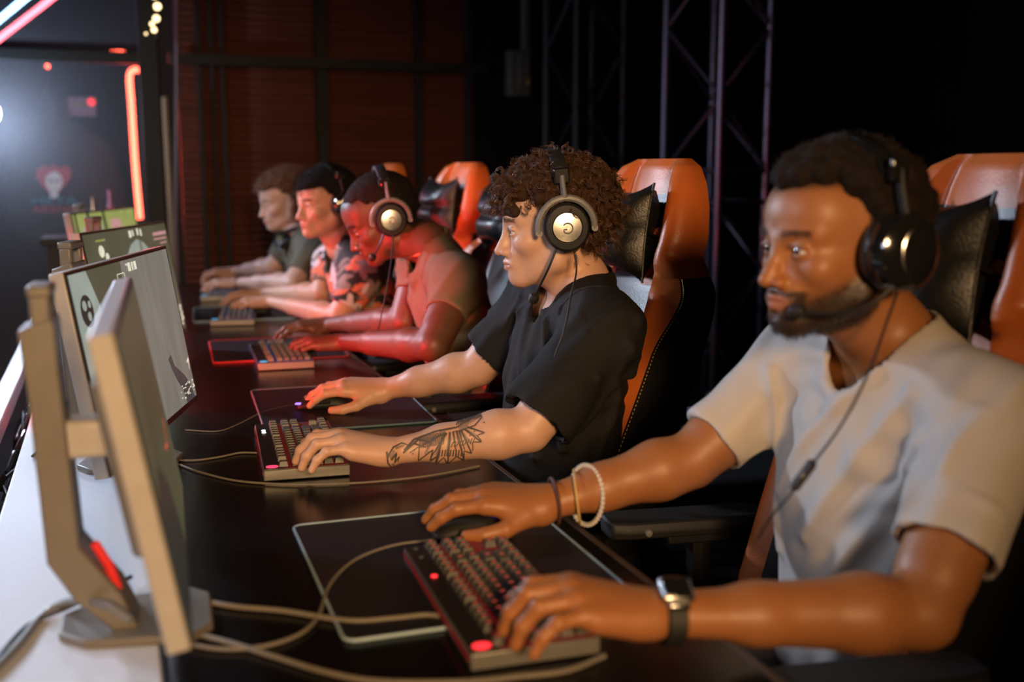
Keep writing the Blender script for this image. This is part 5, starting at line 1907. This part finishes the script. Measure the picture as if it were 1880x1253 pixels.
# ---- tattoo on the forearm of person 2, laid on the skin
def tattoo():
    V = i2['V']
    E_, W_ = np.array(p2['el']), np.array(p2['wl'])
    a = norm(W_ - E_)
    Ln = np.linalg.norm(W_ - E_)
    view = norm(np.array([-.32, -.94, .33]))
    side = norm(view - a * (view @ a))
    upv = norm(np.cross(side, a))
    if upv[2] < 0:
        upv = -upv

    def surf(s, t):
        # march towards the skin; keep the nearest point if the ray misses
        dr = norm(_ray(s, t))
        P = np.array([_C + _ray(s, t) * 1.75])
        best, bp = 9, P
        for _ in range(70):
            d = float(V.sample(P)[0])
            if d < best:
                best, bp = d, P.copy()
            if d < .0003:
                break
            P = P + dr * min(max(d * .8, .0004), .02)
        P = bp
        for _ in range(4):
            g_ = np.array([float(V.sample(P + e)[0] - V.sample(P - e)[0]) for e in np.eye(3) * .003])
            g_ = norm(g_)
            P = P - g_ * float(V.sample(P)[0])
        return P[0] + g_ * lift[0] + i2['off']
    mb = MB()
    lift = [.0007]

    def stroke(pts, w):
        pts = np.array(pts, float)
        out_ = [pts[0]]
        for i in range(len(pts) - 1):
            n = max(2, int(np.linalg.norm(pts[i + 1] - pts[i]) / 3))
            for k in range(1, n + 1):
                out_.append(pts[i] + (pts[i + 1] - pts[i]) * k / n)
        pts = np.array(out_)
        t = np.gradient(pts, axis=0)
        t /= np.linalg.norm(t, axis=1)[:, None] + 1e-9
        nn = np.stack([-t[:, 1], t[:, 0]], 1)
        ww = np.linspace(w[0], w[1], len(pts))[:, None] if isinstance(w, tuple) else w
        A, Bq = pts + nn * ww, pts - nn * ww
        v = [surf(*p) for p in A] + [surf(*p) for p in Bq]
        n = len(pts)
        mb.add(v, [(i, i + 1, n + i + 1, n + i) for i in range(n - 1)])

    def ink(px_):
        # photo pixels -> (s, t): elbow side is right
        return list(px_)
    # photo-based outline of the winged creature
    L_ = [[(712, 838), (722, 822), (738, 814), (750, 818)], [(710, 830), (712, 850), (722, 862), (735, 864)], [(718, 845), (728, 832), (724, 850), (733, 838), (730, 848)],
          [(742, 828), (760, 808), (800, 793), (840, 785), (870, 764), (882, 758)], [(740, 832), (775, 802), (812, 790)], [(845, 776), (862, 758), (880, 756), (884, 768), (872, 782), (850, 790), (830, 794)],
          [(815, 796), (800, 850), (806, 836), (790, 846), (795, 826), (768, 846), (770, 820), (752, 832)], [(826, 794), (822, 853), (815, 840), (803, 850)], [(838, 792), (852, 845), (838, 838), (824, 850)],
          [(846, 790), (866, 832), (852, 828), (852, 842)], [(852, 788), (884, 812), (868, 812), (868, 828)], [(858, 785), (890, 795), (876, 800), (884, 810)], [(812, 798), (770, 822)], [(820, 796), (790, 842)],
          [(832, 794), (838, 836)], [(843, 792), (853, 826)], [(766, 808), (790, 812), (800, 800)], [(760, 815), (782, 822)]]
    for a_, b_, w in (((775, 812), (800, 806), 7), ((845, 790), (862, 772), 6), ((862, 772), (880, 764), 5), ((812, 806), (800, 836), 3.5), ((826, 804), (820, 838), 3.5), ((840, 802), (848, 828), 3.5), ((850, 798), (866, 816), 3), ((858, 792), (878, 802), 3),
                      ((792, 812), (780, 834), 3), ((716, 842), (724, 828), 4), ((720, 852), (728, 860), 2.5), ((806, 792), (838, 786), 2.5), ((756, 816), (772, 806), 3), ((726, 824), (742, 818), 2.5)):
        stroke([a_, b_], (w, w * .5))
    mb.build('tattoo_shading', mat('tattoo_wash', (.27, .185, .14), .55, nscale=300, var=.35), per2, smooth=True)
    mb = MB()
    lift[0] = .0012
    for l in L_:
        stroke(ink(l), (2.0, .8))
    # shading hatch
    for k in range(16):
        u = 772 + k * 3.0
        stroke(ink([(u, 802 - k * .6), (u - 3, 824 - k * .5)]), .8)
    for k in range(12):
        u = 838 + k * 3.6
        stroke(ink([(u, 782 - k * 1.2), (u + 4, 768 - k * .6)]), 1.0)
    for k in range(9):
        u = 806 + k * 5
        stroke(ink([(u, 838), (u + 2, 826)]), 1.2)
        stroke(ink([(u + 22, 822 - k), (u + 26, 812 - k)]), 1.0)
    for u, v in ((760, 826), (757, 833), (786, 830), (870, 792), (862, 800), (845, 806), (832, 812), (888, 776)):
        stroke(ink([(u, v), (u + 2, v + 1)]), 1.3)
    mb.build('tattoo', mat('tattoo_ink', (.085, .065, .055), .55, nscale=200, var=.3), per2, smooth=True)


tattoo()
